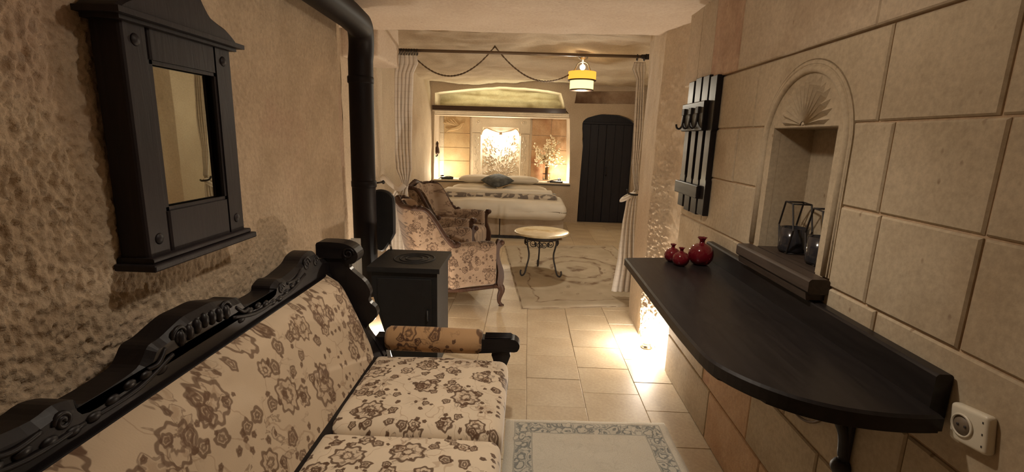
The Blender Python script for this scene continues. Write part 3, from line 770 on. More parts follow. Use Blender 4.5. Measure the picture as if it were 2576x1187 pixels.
# padded back: leaning slab with rounded border
def back_fn(u, v):
    # u along Y, v: 0 bottom .. 1 top ; front surface bulges
    y0, y1 = CY-.80, CY+.80
    lean = v**.9
    yy = y0+(y1-y0)*u
    z = .40+.405*v
    edge = min(1, min(u, 1-u)/.045)*1.0
    top = sst(0, .07, 1-v)
    bul = .050*(1-(2*v-1)**2)**.5 if 0 < v < 1 else 0
    rnd = (1-(1-min(1, min(u, 1-u)/.05))**2)**.5
    x = -.668-.175*lean+bul*.45*rnd+.045*rnd*(.35+.65*top)
    # upper end corners are rounded off
    if v > .78:
        k = (v-.78)/.22; yy = CY+(yy-CY)*(1-.045*k*k)
    return (x, yy, z)
MB().grid(back_fn, 70, 26).build('back_cushion', M['sofa_back'], sofa)
MB().prism([(-.70, .38), (-.60, .38), (-.66, .50), (-.76, .66), (-.84, .80), (-.90, .80), (-.86, .60), (-.78, .45)], 1, CY-.80, CY+.80).build('back_frame', M['black_wood'], sofa)
# scrolled wooden ends of the back
wing = [(-.90, .42), (-.63, .40), (-.640, .47), (-.668, .51), (-.690, .545), (-.683, .565), (-.655, .590), (-.640, .620), (-.648, .650), (-.672, .672), (-.676, .690), (-.668, .72), (-.690, .765), (-.730, .800), (-.755, .825), (-.760, .850), (-.80, .87), (-.90, .86)]
for s_ in (-1, 1):
    y0 = CY+s_*.805; y1 = CY+s_*.85
    w_ = MB().prism(sp2(wing, 3), 1, min(y0, y1), max(y0, y1), .010)
    w_.build('back_side', M['black_wood_z'], sofa)
    sc = MB(); yc = CY+s_*.84
    # scroll finial: flat-topped volute hooked over to the front
    vol = [(-.895, .925), (-.88, .938), (-.80, .938), (-.752, .928), (-.722, .905), (-.714, .878), (-.728, .852), (-.752, .845), (-.768, .852), (-.765, .872), (-.80, .868), (-.895, .868)]
    sc.prism(sp2(vol, 3), 1, yc-.045, yc+.045, .012)
    for ys in (-.047,): sc.tube([(-.755+.026*(1-i/22*.8)*cos(i*.45), yc+ys, .892+.026*(1-i/22*.8)*sin(i*.45)) for i in range(22)], .005, 6)
    sc.build('scroll_finial', M['black_wood_x'], sofa)
# seat cushions
for i, yc in enumerate((1.684, 1.117, .55)):
    def cf(p, i=i):
        return Vector((p.x, p.y, p.z+.004*noise.noise(Vector((p.x*6, p.y*6, i*3.3)))))
    c = MB().rbox((-.352, yc, .375), (.60, .560, .125), .040, 4, 10, True, .020, cf).build('seat_cushion', M['sofa_seat'], sofa)
    pp = [(-.352+.292*a, yc+.272*b, .335) for a, b in ((-1, -1), (1, -1), (1, 1), (-1, 1))]
MB().cbox(-.64, -.075, CY-.82, CY+.82, .235, .318, .006).build('seat_rail', M['black_wood'], sofa)
for i in range(9): MB().ball((-.073, CY-.72+.18*i, .28), .03, .35, 1.3, .7, 8, 5).build('rail_carving', M['black_wood'], sofa)
for s_ in (-1, 1):
    yc = CY+s_*.865
    MB().lathe([(.001, 0), (.045, .004), (.056, .02), (.058, .2), (.056, .425), (.046, .442), (.001, .446)], (-.62, yc, .482), 24, None, True, 'x').build('arm_pad', M['arm_cloth'], sofa)
    am = MB(); tip = [(-.66, .440), (-.19, .440), (-.10, .452), (-.030, .452), (-.012, .462), (-.006, .485), (-.02, .506), (-.045, .514), (-.10, .512), (-.19, .508), (-.66, .500)]
    am.prism(sp2(tip, 2), 1, yc-.036, yc+.036, .010); am.build('arm_rail', M['black_wood_x'], sofa)
    g = MB()
    for k in range(4): g.tube([(-.165, yc-.026+.017*k, .513), (-.05, yc-.026+.017*k, .516), (-.014, yc-.02+.013*k, .495)], .0045, 6)
    g.build('arm_fluting', M['black_wood_x'], sofa)
    fp = [(-.10, .24), (-.06, .25), (-.055, .30), (-.075, .34), (-.06, .39), (-.05, .445), (-.13, .445), (-.12, .39), (-.13, .33), (-.12, .28)]
    MB().prism(sp2(fp, 3), 1, yc-.028, yc+.028, .006).build('arm_post', M['black_wood_z'], sofa)
    MB().prism([(-.66, .24), (-.61, .24), (-.60, .34), (-.615, .44), (-.665, .445)], 1, yc-.028, yc+.028, .006).build('arm_post', M['black_wood_z'], sofa)
    for xf in (-.135, -.60):
        lg_ = smooth_path([(xf, CY+s_*.79, .24), (xf+.02, CY+s_*.80, .18), (xf-.005, CY+s_*.79, .09), (xf+.015, CY+s_*.80, .02), (xf+.02, CY+s_*.80, 0)], 4)
        n = len(lg_); MB().tube(lg_, [.038-.02*min(1, i/n*1.4)+(.008 if i > n-4 else 0) for i in range(n)], 10).build('leg', M['black_wood_z'], sofa)

# ---------------------------------------------------------------- armchairs
def make_armchair(label):
    t = thing('armchair', label, 'armchair', (0, 0, 0), 0, 'floral armchairs beside the round table')
    # local frame: front is +x, width along y ; origin on the floor below the front edge centre
    # rail path: from the left arm round the back to the right arm
    def rail(s):      # s in -1..1, 0 = middle of the back
        a = abs(s); sg = 1 if s > 0 else -1
        if a < .42:
            k = a/.42; x = -.755+.05*k**3; y = .31*k; z = .868-.025*k**2.4+.010*cos(k*pi*2)
        else:
            k = (a-.42)/.58
            x = -.705+.345*k; y = .31+.035*sin(min(1, k*1.2)*pi/2); z = .853-.02*k-.285*sst(.22, .98, k)
        return Vector((x, sg*y, z))
    N = 48
    rp = [rail(-1+2*i/N) for i in range(N+1)]
    rr = []
    for i in range(N+1):
        s = abs(-1+2*i/N); rr.append(.019+.010*math.exp(-(s/.16)**2)+.006*math.exp(-((s-.97)/.05)**2))
    MB().tube([tuple(p) for p in rp], rr, 10).build('crest_rail', M['chair_wood'], t, False)
    for k in range(-4, 5):
        p = rail(k*.055); MB().ball((p.x+.004, p.y, p.z+.022-.003*abs(k)), .021, .8, .9, .9, 8, 5).build('carved_bead', M['chair_wood'], t, False)
    for sg in (-1, 1):
        p = rail(sg*.99); MB().ball((p.x+.012, p.y, p.z+.008), .030, 1, .9, .9, 10, 6).build('carved_scroll', M['chair_wood'], t, False)
        for q in (.46, .52, .86, .92): p = rail(sg*q); MB().ball((p.x, p.y, p.z+.006), .025, 1, .9, .9, 8, 5).build('carved_bead', M['chair_wood'], t, False)

    # upholstered shell under the rail: outside and inside skins
    def bottom(s):
        a = abs(s); sg = 1 if s > 0 else -1
        if a < .42: k = a/.42; return Vector((-.62+.03*k**2, sg*.25*k, .19))
        k = (a-.42)/.58; return Vector((-.59+.25*k, sg*(.25+.055*sin(k*pi/2)), .19))
    def skin(off, z0):
        def f(u, v):
            s = -1+2*u; a = rail(s); b = bottom(s); p = b.lerp(a, v); c = Vector((-.30, 0, p.z)); d = Vector((c.x-p.x, c.y-p.y, 0)).normalized()
            bul = sin(pi*v)*.022
            q = p+d*(off+(bul if off > 0 else -bul*.6))
            if off > 0: q.z = max(q.z, z0)
            return tuple(q)
        return f
    MB().grid(skin(-.004, .19), 40, 14).build('back_outside', M['chair_cloth'], t, False)
    MB().grid(skin(.055, .36), 40, 14).build('backrest', M['chair_cloth2'], t, False)
    # arms
    for sg in (-1, 1):
        def af(p): 
            return Vector((p.x, p.y*(1+.10*(p.x/.5)), p.z+.018*sin((p.x/.5+.5)*pi)+.012*(p.x/.5)))
        MB().rbox((-.215, sg*.318, .365), (.40, .092, .37), .040, 4, 5, True, 0, af).build('arm', M['chair_cloth'], t, False)
        post = [(.005, .17), (.035, .18), (.050, .24), (.046, .31), (.022, .38), (.006, .44), (.008, .50), (.030, .525), (.038, .55), (.022, .575), (-.006, .575), (-.022, .53), (-.028, .45), (-.014, .37), (-.002, .30), (-.010, .22)]
        MB().prism(sp2(post, 3), 1, sg*.325-.024, sg*.325+.024, .006).build('arm_post', M['chair_wood'], t, False)
        MB().lathe([(.001, -.034), (.02, -.03), (.026, 0), (.02, .03), (.001, .034)], (.026, sg*.325, .55), 14, None, True, 'y').build('post_knob', M['chair_wood'], t, False)
        lgp = smooth_path([(.012, sg*.325, .19), (.038, sg*.332, .145), (.022, sg*.33, .085), (.018, sg*.33, .04), (.034, sg*.335, .012), (.036, sg*.335, 0)], 4)
        n = len(lgp); MB().tube(lgp, [.030-.016*sst(.1, .7, i/n)+(.010 if i > n-5 else 0) for i in range(n)], 10, False, True, True, .8).build('leg', M['chair_wood'], t, False)
        lgp = smooth_path([(-.56, sg*.25, .19), (-.575, sg*.255, .12), (-.60, sg*.26, .05), (-.63, sg*.265, 0)], 3)
        n = len(lgp); MB().tube(lgp, [.024-.009*i/n for i in range(n)], 8).build('leg', M['chair_wood'], t, False)
    fr = MB()
    fr.prism([(0, .155), (0, .20), (-.02, .20), (-.02, .155)], 1, -.325, .325)
    for sg in (-1, 1): fr.tube([(0, sg*.325, .175), (-.33, sg*.318, .168), (-.60, sg*.25, .175)], .018, 8)
    fr.tube([(-.60, -.25, .175), (-.63, 0, .175), (-.60, .25, .175)], .018, 8)
    fr.build('seat_frame', M['chair_wood'], t, False)
    MB().rbox((-.25, 0, .305), (.54, .545, .19), .055, 4, 8, True, .03).build('seat', M['chair_seat'], t, False)
    return t
ch1 = make_armchair('floral armchair nearest the black stove, its outer side lit by the floor lamp')
ch1.location = (-.355, 4.13, 0); ch1.rotation_euler.z = R_(25)
ch2 = copy_tree(ch1); ch2['label'] = 'floral armchair nearest the bed, seen behind the first armchair'
ch2.location = (-.50, 5.16, 0); ch2.rotation_euler.z = R_(-9)

# ---------------------------------------------------------------- round table
TC = (.175, 4.86)
tb = thing('round_table', 'small round table with pale marble top on curled wrought iron legs', 'table', (*TC, 0))
MB().lathe([(.001, .414), (.20, .414), (.262, .418), (.278, .424), (.286, .434), (.284, .442), (.276, .445), (.268, .441), (.001, .441)], (*TC, 0), 56).build('tabletop', M['table_top'], tb)
ri_ = MB(); ri_.tube([(TC[0]+.19*cos(a), TC[1]+.19*sin(a), .403) for a in [2*pi*i/40 for i in range(40)]], .008, 8, True, False)
ri_.tube([(TC[0]+.165*cos(a), TC[1]+.165*sin(a), .372) for a in [2*pi*i/40 for i in range(40)]], .005, 8, True, False)
ri_.lathe([(.185, .372), (.19, .372), (.19, .412), (.185, .412)], (*TC, 0), 40); ri_.build('iron_ring', M['iron'], tb)
for k in range(3):
    a = R_(-128+120*k) if k < 2 else R_(96)
    a = (R_(-140), R_(-40), R_(95))[k]
    pr_ = [(.185, .40), (.192, .34), (.180, .29), (.165, .23), (.168, .17), (.190, .10), (.205, .05), (.222, .018), (.25, .008), (.268, .028), (.270, .055), (.262, .066)]
    pts = [(TC[0]+r*cos(a), TC[1]+r*sin(a), z) for r, z in pr_]
    MB().tube(smooth_path(pts, 4), .0085, 8).build('leg', M['iron'], tb)
    sc = MB()
    for m_ in (-1, 1):
        for (da, z, r) in ((.32, .345, .042), (.75, .335, .034)):
            aa = a+m_*da; c = Vector((TC[0]+.172*cos(aa), TC[1]+.172*sin(aa), z)); tg = Vector((-sin(aa), cos(aa), 0))
            sc.tube([tuple(c+tg*(m_*r*(1-.7*i/22)*cos(i*.42))+Vector((0, 0, r*(1-.7*i/22)*sin(i*.42+3)))) for i in range(23)], .0045, 6)
        aa = a+m_*.5; c = (TC[0]+.172*cos(aa), TC[1]+.172*sin(aa), .335); sc.ball(c, .022, .5, .5, 1.2, 8, 6)
    sc.build('iron_scroll', M['iron'], tb)

# ---------------------------------------------------------------- rugs
def rug(name, label, corners, h, mat, uvc, hx, hy, fr=None):
    A, B, C, D = [Vector(c) for c in corners]   # near-left, near-right, far-right, far-left
    cx, cy = sum(c.x for c in (A, B, C, D))/4, sum(c.y for c in (A, B, C, D))/4
    mb = MB(); nu, nv = 60, 70
    def f(u, v):
        p = A.lerp(B, u).lerp(D.lerp(C, u), v); e = min(u, 1-u, v, 1-v); ed = min(u, 1-u) < 1e-6 or min(v, 1-v) < 1e-6
        wx = .004*noise.noise(Vector((p.x*9, p.y*9, 1)))
        z = 0.001 if ed else h*(.75+.25*min(1, e/.03))+.0025*noise.noise(Vector((p.x*12, p.y*12, 2)))
        return (p.x+wx, p.y+wx, z)
    mb.grid(f, nu, nv)
    o = mb.build(name, mat); uvl = o.data.uv_layers.new(name='UVMap')
    # planar uv in metres, corner-normalised
    M_ = {}
    for i in range(nu+1):
        for j in range(nv+1):
            q = f(i/nu, j/nv); M_[(round(q[0], 5), round(q[1], 5))] = ((i/nu-.5)*2*hx, (j/nv-.5)*2*hy)
    for l in o.data.loops:
        c = o.data.vertices[l.vertex_index].co; uvl.data[l.index].uv = M_.get((round(c.x, 5), round(c.y, 5)), (0, 0))
    return o
def origin(o, loc):
    for v in o.data.vertices: v.co -= Vector(loc)
    o.location = loc
r1 = rug('rug', 'cream rug with carved grey scroll border beside the sofa', [(-.062, .86), (.775, .86), (.740, 2.21), (-.062, 2.18)], .016, M['rug_near'], None, .405, .66)
tag(r1, 'cream rug with carved grey scroll border on the floor beside the sofa', 'rug'); origin(r1, (.34, 1.52, 0))
r2_ = rug('rug', '', [(-.01, 3.77), (1.42, 4.02), (1.20, 6.38), (-.27, 6.12)], .012, M['rug_far'], None, .72, 1.18)
tag(r2_, 'large beige rug with brown medallion under the round table', 'rug'); origin(r2_, (.6, 5.07, 0))
tb.location.z = .0148
# ---------------------------------------------------------------- bed
bed = thing('bed', 'wide bed with white duvet, patterned throw band and box base', 'bed', (-.41, 7.3, 0))
for x0, x1 in ((-1.33, -.365), (-.355, .535)):
    MB().rbox(((x0+x1)/2, 7.28, .175), (x1-x0, 1.42, .25), .012, 2, 2, False).build('box_base', M['base'], bed)
MB().box(-1.26, .20, 6.62, 7.95, 0, .055).build('plinth', M['plinth'], bed)
MB().rbox((-.40, 7.28, .385), (1.86, 1.44, .18), .05, 4, 6).build('mattress', M['linen'], bed)
def duvf(p):
    u = p.x/.96; e = sst(.1, -.15, p.z)
    p = p.copy(); wv = .018*noise.noise(Vector((p.x*3.5, p.y*2.2, 1)))+.008*noise.noise(Vector((p.x*9, p.y*5, 4)))
    if p.z < 0: p.z += .030*noise.noise(Vector((p.x*2.6, p.y*2.6, 8)))+.012
    else: p.z += wv+.012*cos(p.x*2)
    p.y -= .02*noise.noise(Vector((p.x*6, 0, p.z*9))) if p.y < 0 else 0
    return p
MB().rbox((-.40, 6.92, .405), (1.93, .92, .255), .10, 6, 16, True, 0, duvf).build('duvet', M['linen'], bed)
def thf(p): return Vector((p.x, p.y, p.z+.016*noise.noise(Vector((p.x*5, p.y*8, 3)))+.006*noise.noise(Vector((p.x*15, p.y*12, 6)))))
MB().rbox((-.42, 7.02, .545), (1.74, .34, .11), .045, 4, 14, True, 0, thf).build('folded_throw', M['throw'], bed)
MB().rbox((-.42, 7.10, .595), (1.62, .34, .085), .04, 4, 14, True, 0, thf).build('folded_sheet', M['linen'], bed)
def pillow(loc, sx, sy, sz, label, mat='linen', rot=(0, 0, 0), cat='pillow', group=None, k=1):
    mb = MB()
    def f(u, v, s):
        a, b = 2*u-1, 2*v-1
        w_ = ((1-abs(a)**2.6)*(1-abs(b)**2.6)); w_ = max(0, w_)**.5
        pin = 1-.07*(a*a)*(b*b) - .05*(1-a*a)*(abs(b) > .99) 
        x = a*sx/2*(1-.06*b*b); y = b*sy/2*(1-.08*a*a)
        return (x, y, s*w_*sz/2*(1+.12*noise.noise(Vector((x*7, y*7, k)))))
    mb.grid(lambda u, v: f(u, v, 1), 18, 14); mb.grid(lambda u, v: f(u, v, -1), 18, 14, True, True)
    o = mb.build('pillow' if cat == 'pillow' else 'cushion', M[mat]); o.location = loc; o.rotation_euler = rot
    return tag(o, label, cat, group)
pillow((-.82, 7.53, .572), .77, .50, .19, 'flat white pillow at the front left of the bed head', k=1)
pillow((-.035, 7.53, .572), .77, .50, .19, 'flat white pillow at the front right of the bed head', k=2)
pillow((-.78, 7.76, .728), .64, .42, .13, 'white pillow behind the dark cushion, on its left', k=3)
pillow((-.12, 7.76, .728), .64, .42, .13, 'white pillow behind the dark cushion, on its right', k=4)
c_ = pillow((-.455, 7.42, .742), .40, .40, .12, 'dark grey velvet cushion set cornerwise on the white pillows', 'cushion', (0, 0, 0), 'cushion')
c_.rotation_euler = (Matrix.Rotation(R_(17), 3, 'X') @ Matrix.Rotation(R_(45), 3, 'Z')).to_euler(); c_.scale = (1, 1, 1)

# ---------------------------------------------------------------- stove, pipe, radiator
st = thing('wood_stove', 'black cast iron box stove with raised lid beside the armchairs', 'stove', (-.72, 2.78, 0))
body = MB()
bx = [(-.86, .04), (-.56, .04), (-.535, .40), (-.525, .625), (-.925, .615), (-.925, .43)]
body.prism([(-.735, .05), (-.487, .05), (-.487, .64), (-.862, .64), (-.862, .51)], 1, 2.58, 2.96, .006); body.build('body', M['castiron'], st)
tp = MB(); tp.cbox(-.880, -.470, 2.555, 2.985, .64, .668, .006); tp.build('top_plate', M['castiron'], st)
tr = MB()
for r in (.05, .085, .12): tr.tube([(-.66+r*cos(a), 2.77+r*sin(a), .669) for a in [2*pi*i/30 for i in range(30)]], .004, 6, True, False)
tr.build('hotplate_ring', M['castiron'], st)
dp = MB(); dp.prism([(-.765, .20), (-.52, .20), (-.52, .60), (-.83, .60), (-.83, .48)], 1, 2.58, 2.572, .003); dp.build('door', M['castiron'], st)
MB().tube([(-.54, 2.572, .36), (-.54, 2.55, .36), (-.54, 2.55, .42), (-.54, 2.572, .42)], .005, 6).build('door_handle', M['castiron'], st)
for x in (-.70, -.52):
    for y in (2.62, 2.92): MB().lathe([(.022, 0), (.015, .02), (.018, .055)], (x, y, 0), 10).build('foot', M['castiron'], st)
ld = MB()
lo = [(-.985, .70), (-.97, .675), (-.935, .655), (-.90, .665), (-.84, .76), (-.832, .80), (-.832, .98), (-.845, 1.02), (-.875, 1.045), (-.92, 1.055), (-.965, 1.045), (-.99, 1.02), (-1.0, .98)]
ld.prism(sp2(lo, 3), 1, 2.995, 2.965, .010); ld.build('raised_lid', M['castiron'], st)
MB().tube([(-.855, 2.96, .665), (-.865, 2.978, .72)], .008, 8).build('lid_hinge', M['steel'], st)
ppt = thing('stove_pipe', 'thick dark brown stove pipe rising and bending along the ceiling', 'pipe', (-.985, 2.86, .6))
pth = [(-.985, 2.86, .40), (-.985, 2.86, 1.2), (-.98, 2.86, 1.78)] + [(-.98+.045*(i/8), 2.86-.14+.14*cos(i/8*pi/2), 1.80+.165*sin(i/8*pi/2)+.01) for i in range(9)] + [(-.93, 2.55, 1.985), (-.925, 2.0, 1.995), (-.915, 1.2, 2.0)]
MB().tube(pth, .070, 28).build('pipe_run', M['pipe'], ppt)
for z in (1.70, 1.10): MB().lathe([(.0715, -.02), (.0745, -.014), (.0745, .014), (.0715, .02)], (-.983, 2.86, z), 28).build('pipe_collar', M['pipe'], ppt)
rd = thing('radiator', 'white panel radiator on the left wall behind the sofa end', 'radiator', (-.97, 2.40, 0))
q = MB(); q.cbox(-1.0, -.945, 2.20, 2.66, .20, .80, .004)
for i in range(14): q.rbox((-.943, 2.222+.032*i, .50), (.012, .020, .54), .005, 2, 1)
q.build('panel', M['white'], rd)
g = MB()
for i in range(15): g.box(-1.0, -.945, 2.205+.032*i, 2.211+.032*i, .80, .806)
g.build('top_grille', M['white'], rd)
MB().tube([(-.965, 2.67, .24), (-.965, 2.70, .24), (-.965, 2.70, .0)], .009, 8).build('feed_pipe', M['white'], rd)

# ---------------------------------------------------------------- wall mirror
mr = thing('wall_mirror', 'wall mirror in a heavy dark wooden frame with shaped pediment', 'mirror', (-.98, 1.33, 1.0))
X0, X1 = -1.012, -.935
f_ = MB(); Yl, Yr, gl, gr, zb, zt, g0, g1 = 1.125, 1.53, 1.205, 1.462, 1.065, 1.645, 1.185, 1.562
def bar(y0, y1, z0, z1, nm):
    return MB().cbox(X0, X1, y0, y1, z0, z1, .008).build(nm, M['mirror_wood'], mr)
bar(Yl, gl, zb, zt, 'frame_side'); bar(gr, Yr, zb, zt, 'frame_side'); bar(gl, gr, zb, g0, 'frame_bottom'); bar(gl, gr, g1, zt, 'frame_top')
q = MB()
for (y0, y1, z0, z1) in ((gl-.002, gl+.010, g0, g1), (gr-.010, gr+.002, g0, g1), (gl, gr, g0-.002, g0+.010), (gl, gr, g1-.010, g1+.002)): q.box(X1-.012, X1-.004, y0, y1, z0, z1)
q.build('inner_moulding', M['mirror_wood'], mr)
MB().box(-.962, -.957, gl-.005, gr+.005, g0-.005, g1+.005).build('mirror_glass', M['mirror'], mr)
ar, ac = 0, 0
q = MB()
for (dz, ov) in ((-.008, .016), (.002, .034)): q.cbox(X0, X1+ov*.9, Yl-ov, Yr+ov, zt+dz-.001, zt+dz+.012, .004)
q.build('cornice', M['mirror_wood'], mr)
pp = [(1.10, 1.655), (1.115, 1.672), (1.15, 1.692), (1.19, 1.702), (1.225, 1.715), (1.25, 1.742), (1.275, 1.775), (1.3275, 1.792), (1.38, 1.775), (1.405, 1.742), (1.43, 1.715), (1.465, 1.702), (1.505, 1.692), (1.54, 1.672), (1.555, 1.655)]
MB().prism(sp2(pp, 3), 0, X0, X1+.018, .008).build('pediment', M['mirror_wood'], mr)
q = MB(); q.cbox(X0, X1+.030, Yl-.022, Yr+.022, zb-.018, zb, .004); q.cbox(X0, X1+.018, Yl-.008, Yr+.008, zb, zb+.014, .004); q.build('base_ledge', M['mirror_wood'], mr)
q = MB()
for sy in (Yl+.04, Yr-.034):
    for z in (1.12, 1.60): MB().lathe([(.001, .006), (.008, .005), (.012, .002), (.015, 0)], (X1, sy, z), 16, None, True, 'x').build('corner_boss', M['mirror_wood'], mr)

# ---------------------------------------------------------------- counter shelf
ct = thing('wall_counter', 'black wooden counter shelf with curved edge and upstand on the stone wall', 'shelf', (.7, 1.5, .85))
edge = [(.868, 2.235), (.466, 2.165)]+[(a, b) for a, b in sp2([(.466, 2.165), (.464, 1.85), (.461, 1.45), (.464, 1.26), (.474, 1.13), (.518, 1.038), (.585, .968), (.655, .928), (.73, .908), (.80, .902), (.868, .906)], 5)][1:]
mbc = MB(); mbc.prism(edge, 2, .836, .870, .006); mbc.build('top_board', M['counter'], ct)
edge2 = [(.868, 2.225), (.478, 2.153)]+[(a+.012*(1 if b > 1 else .3), b+.012*(0 if b > 1.1 else 1)) for a, b in edge[2:]]
MB().prism(edge2, 2, .824, .837, 0).build('edge_moulding', M['counter'], ct)
MB().cbox(.862, .898, .938, 2.24, .832, .946, .006).build('upstand', M['counter'], ct)
for y in (1.18, 1.90):
    b_ = MB(); b_.tube(smooth_path([(.885, y, .58), (.87, y, .66), (.80, y, .75), (.66, y, .812)], 5), .014, 8); b_.tube([(.888, y, .54), (.888, y, .81)], .014, 8)
    b_.ball((.885, y, .545), .026); b_.build('bracket', M['iron'], ct)
cb = MB().tube(smooth_path([(.893, 1.56, .80), (.893, 1.51, .64), (.893, 1.45, .565), (.893, 1.38, .56), (.893, 1.31, .60), (.893, 1.24, .70)], 6), .004, 6).build('cable', M['rope'])
tag(cb, 'thin brown cable looping down below the black counter', 'cable')

# ---------------------------------------------------------------- pomegranates of red glass
def pomegranate(x, y, r, label):
    t = thing('glass_pomegranate', label, 'ornament', (x, y, .87), 0, 'red glass pomegranates on the counter')
    def rib(a, rr, z): return rr*(1+.018*cos(6*a)*min(1, rr/r))
    prof = [(.001, .002), (r*.45, 0), (r*.75, r*.16), (r*.95, r*.5), (r, r*.85), (r*.93, r*1.2), (r*.72, r*1.5), (r*.45, r*1.68), (r*.26, r*1.74), (r*.22, r*1.86)]
    MB().lathe([(a, z) for a, z in prof], (x, y, .87), 28, rib).build('bulb', M['red'], t)
    def crown(a, rr, z): return rr*(1+.16*cos(6*a)*(z > r*2.0))
    MB().lathe([(r*.20, r*1.80), (r*.21, r*2.0), (r*.30, r*2.16), (r*.36, r*2.24), (r*.30, r*2.20), (r*.15, r*2.0), (r*.12, r*1.85)], (x, y, .87), 24, crown).build('crown', M['red'], t)
    return t
pomegranate(.688, 2.055, .036, 'small red glass pomegranate standing in front of the other two')
pomegranate(.672, 2.125, .036, 'small red glass pomegranate at the left, behind the front one')
pomegranate(.785, 2.09, .055, 'largest red glass pomegranate, next to the counter upstand')

# ---------------------------------------------------------------- niche sill and candle lanterns
sl = MB(); sl.cbox(.838, .90, 1.372, 1.868, .972, 1.018, .008); sl.cbox(.90, 1.05, 1.456, 1.830, .985, 1.018, .004)
sl.prism([(.846, .950), (.90, .950), (.90, .972), (.842, .972)], 1, 1.388, 1.852)
tag(sl.build('niche_sill', M['sill_wood']), 'dark wooden sill board at the foot of the arched niche', 'sill'); origin(bpy.data.objects['niche_sill'], (.93, 1.62, .99))
def lantern(x, y, rz, label, r=.047):
    t = thing('candle_lantern', label, 'candle holder', (x, y, 1.018), 0, 'candle lanterns in the niche')
    for k, s_ in enumerate((-1, 1)):
        c = Vector((x, y, 1.018+.092)); d = Vector((cos(rz), sin(rz), 0)); n_ = Vector((-d.y, d.x, 0))
        pts = []
        for a, b in ((-.040, -.089), (.040, -.089), (.074, 0), (.036, .089), (-.036, .089), (-.074, 0)):
            p = c+d*a+Vector((0, 0, b))+n_*s_*.030; pts.append(tuple(p))
        MB().tube(pts, .0032, 6, True, False, False).build('wire_hexagon', M['iron'], t)
    for a, b in ((-.040, -.089), (.040, -.089), (.036, .089), (-.036, .089)):
        p = c+d*a+Vector((0, 0, b)); MB().tube([tuple(p-n_*.03), tuple(p+n_*.03)], .0030, 6).build('cross_wire', M['iron'], t)
    MB().lathe([(.001, .004), (r*.92, .004), (r, .012), (r, .092), (r*.9, .092), (r*.88, .02), (.001, .016)], (x, y, 1.018), 28).build('glass_cup', M['candle'], t)
    MB().lathe([(.001, .018), (r*.8, .018), (r*.8, .05), (.001, .052)], (x, y, 1.018), 20).build('candle', M['mortar'], t)
    return t
lantern(.978, 1.735, R_(80), 'hexagonal wire candle lantern with dark cup, at the left side of the niche')
lantern(.978, 1.560, R_(80), 'hexagonal wire candle lantern with dark cup, nearer the right edge of the niche')

# ---------------------------------------------------------------- coat rack
rk = thing('coat_rack', 'dark wooden slatted coat rack with hooks on the stone wall', 'coat rack', (.88, 2.56, 1.05))
for i, (y, zt_, zb_) in enumerate(((2.715, 1.722, 1.052), (2.605, 1.730, 1.040), (2.500, 1.728, 1.040), (2.397, 1.716, 1.048))):
    w_ = .042
    ol = [(y-w_, zb_), (y+w_, zb_), (y+w_, zb_+.17), (y+w_-.008, zb_+.18), (y+w_-.008, zt_-.26), (y+w_, zt_-.25), (y+w_, zt_), (y-w_, zt_), (y-w_, zt_-.25), (y-w_+.008, zt_-.26), (y-w_+.008, zb_+.18), (y-w_, zb_+.17)]
    MB().prism(ol, 0, .8975, .870, .003).build('slat', M['black_wood_z'], rk)
hb = MB(); ob = [(2.43, 1.46), (2.755, 1.46), (2.768, 1.50), (2.76, 1.54), (2.765, 1.605), (2.43, 1.605)]; hb.prism(ob, 0, .870, .848, .004)
hb.build('hook_board', M['black_wood'], rk)
MB().prism([(2.415, 1.125), (2.775, 1.125), (2.775, 1.190), (2.415, 1.190)], 0, .870, .850, .004).build('lower_rail', M['black_wood'], rk)
for y in (2.715, 2.605, 2.500):
    h_ = MB(); h_.prism([(y-.020, 1.545), (y+.020, 1.545), (y+.020, 1.578), (y-.020, 1.578)], 0, .850, .838, .002)
    h_.tube(smooth_path([(.846, y, 1.545), (.843, y, 1.51), (.838, y, 1.485), (.825, y, 1.472), (.812, y, 1.480), (.808, y, 1.497)], 4), .0055, 8)
    h_.build('hook', M['iron'], rk)

# ---------------------------------------------------------------- socket
so = thing('wall_socket', 'ivory plastic power socket with one round outlet on the stone wall', 'socket', (.895, .872, .868))
MB().rbox((.892, .872, .868), (.022, .080, .076), .008, 3, 2).build('cover_plate', M['plastic'], so)
MB().lathe([(.0235, 0), (.0235, -.002), (.0200, -.0035), (.0195, .008), (.001, .008)], (.8805, .882, .868), 32, None, True, 'x').build('outlet_ring', M['plastic'], so)
MB().lathe([(.001, 0), (.0193, 0), (.0193, .0006), (.001, .0006)], (.8798, .882, .868), 28, None, True, 'x').build('outlet_recess', plain('socket_recess', (.16, .12, .08), .6), so)
for dz in (-.008, .008): MB().lathe([(.001, -.0012), (.0026, -.0012), (.0026, 0), (.001, 0)], (.8795, .882+dz, .868), 10, None, True, 'x').build('contact_hole', M['plinth'], so)
so.rotation_euler.x = R_(-9)
for z in (.845, .868, .891): MB().box(.8803, .8815, .8395, .8415, z-.002, z+.002).build('screw_mark', M['plinth'], so)

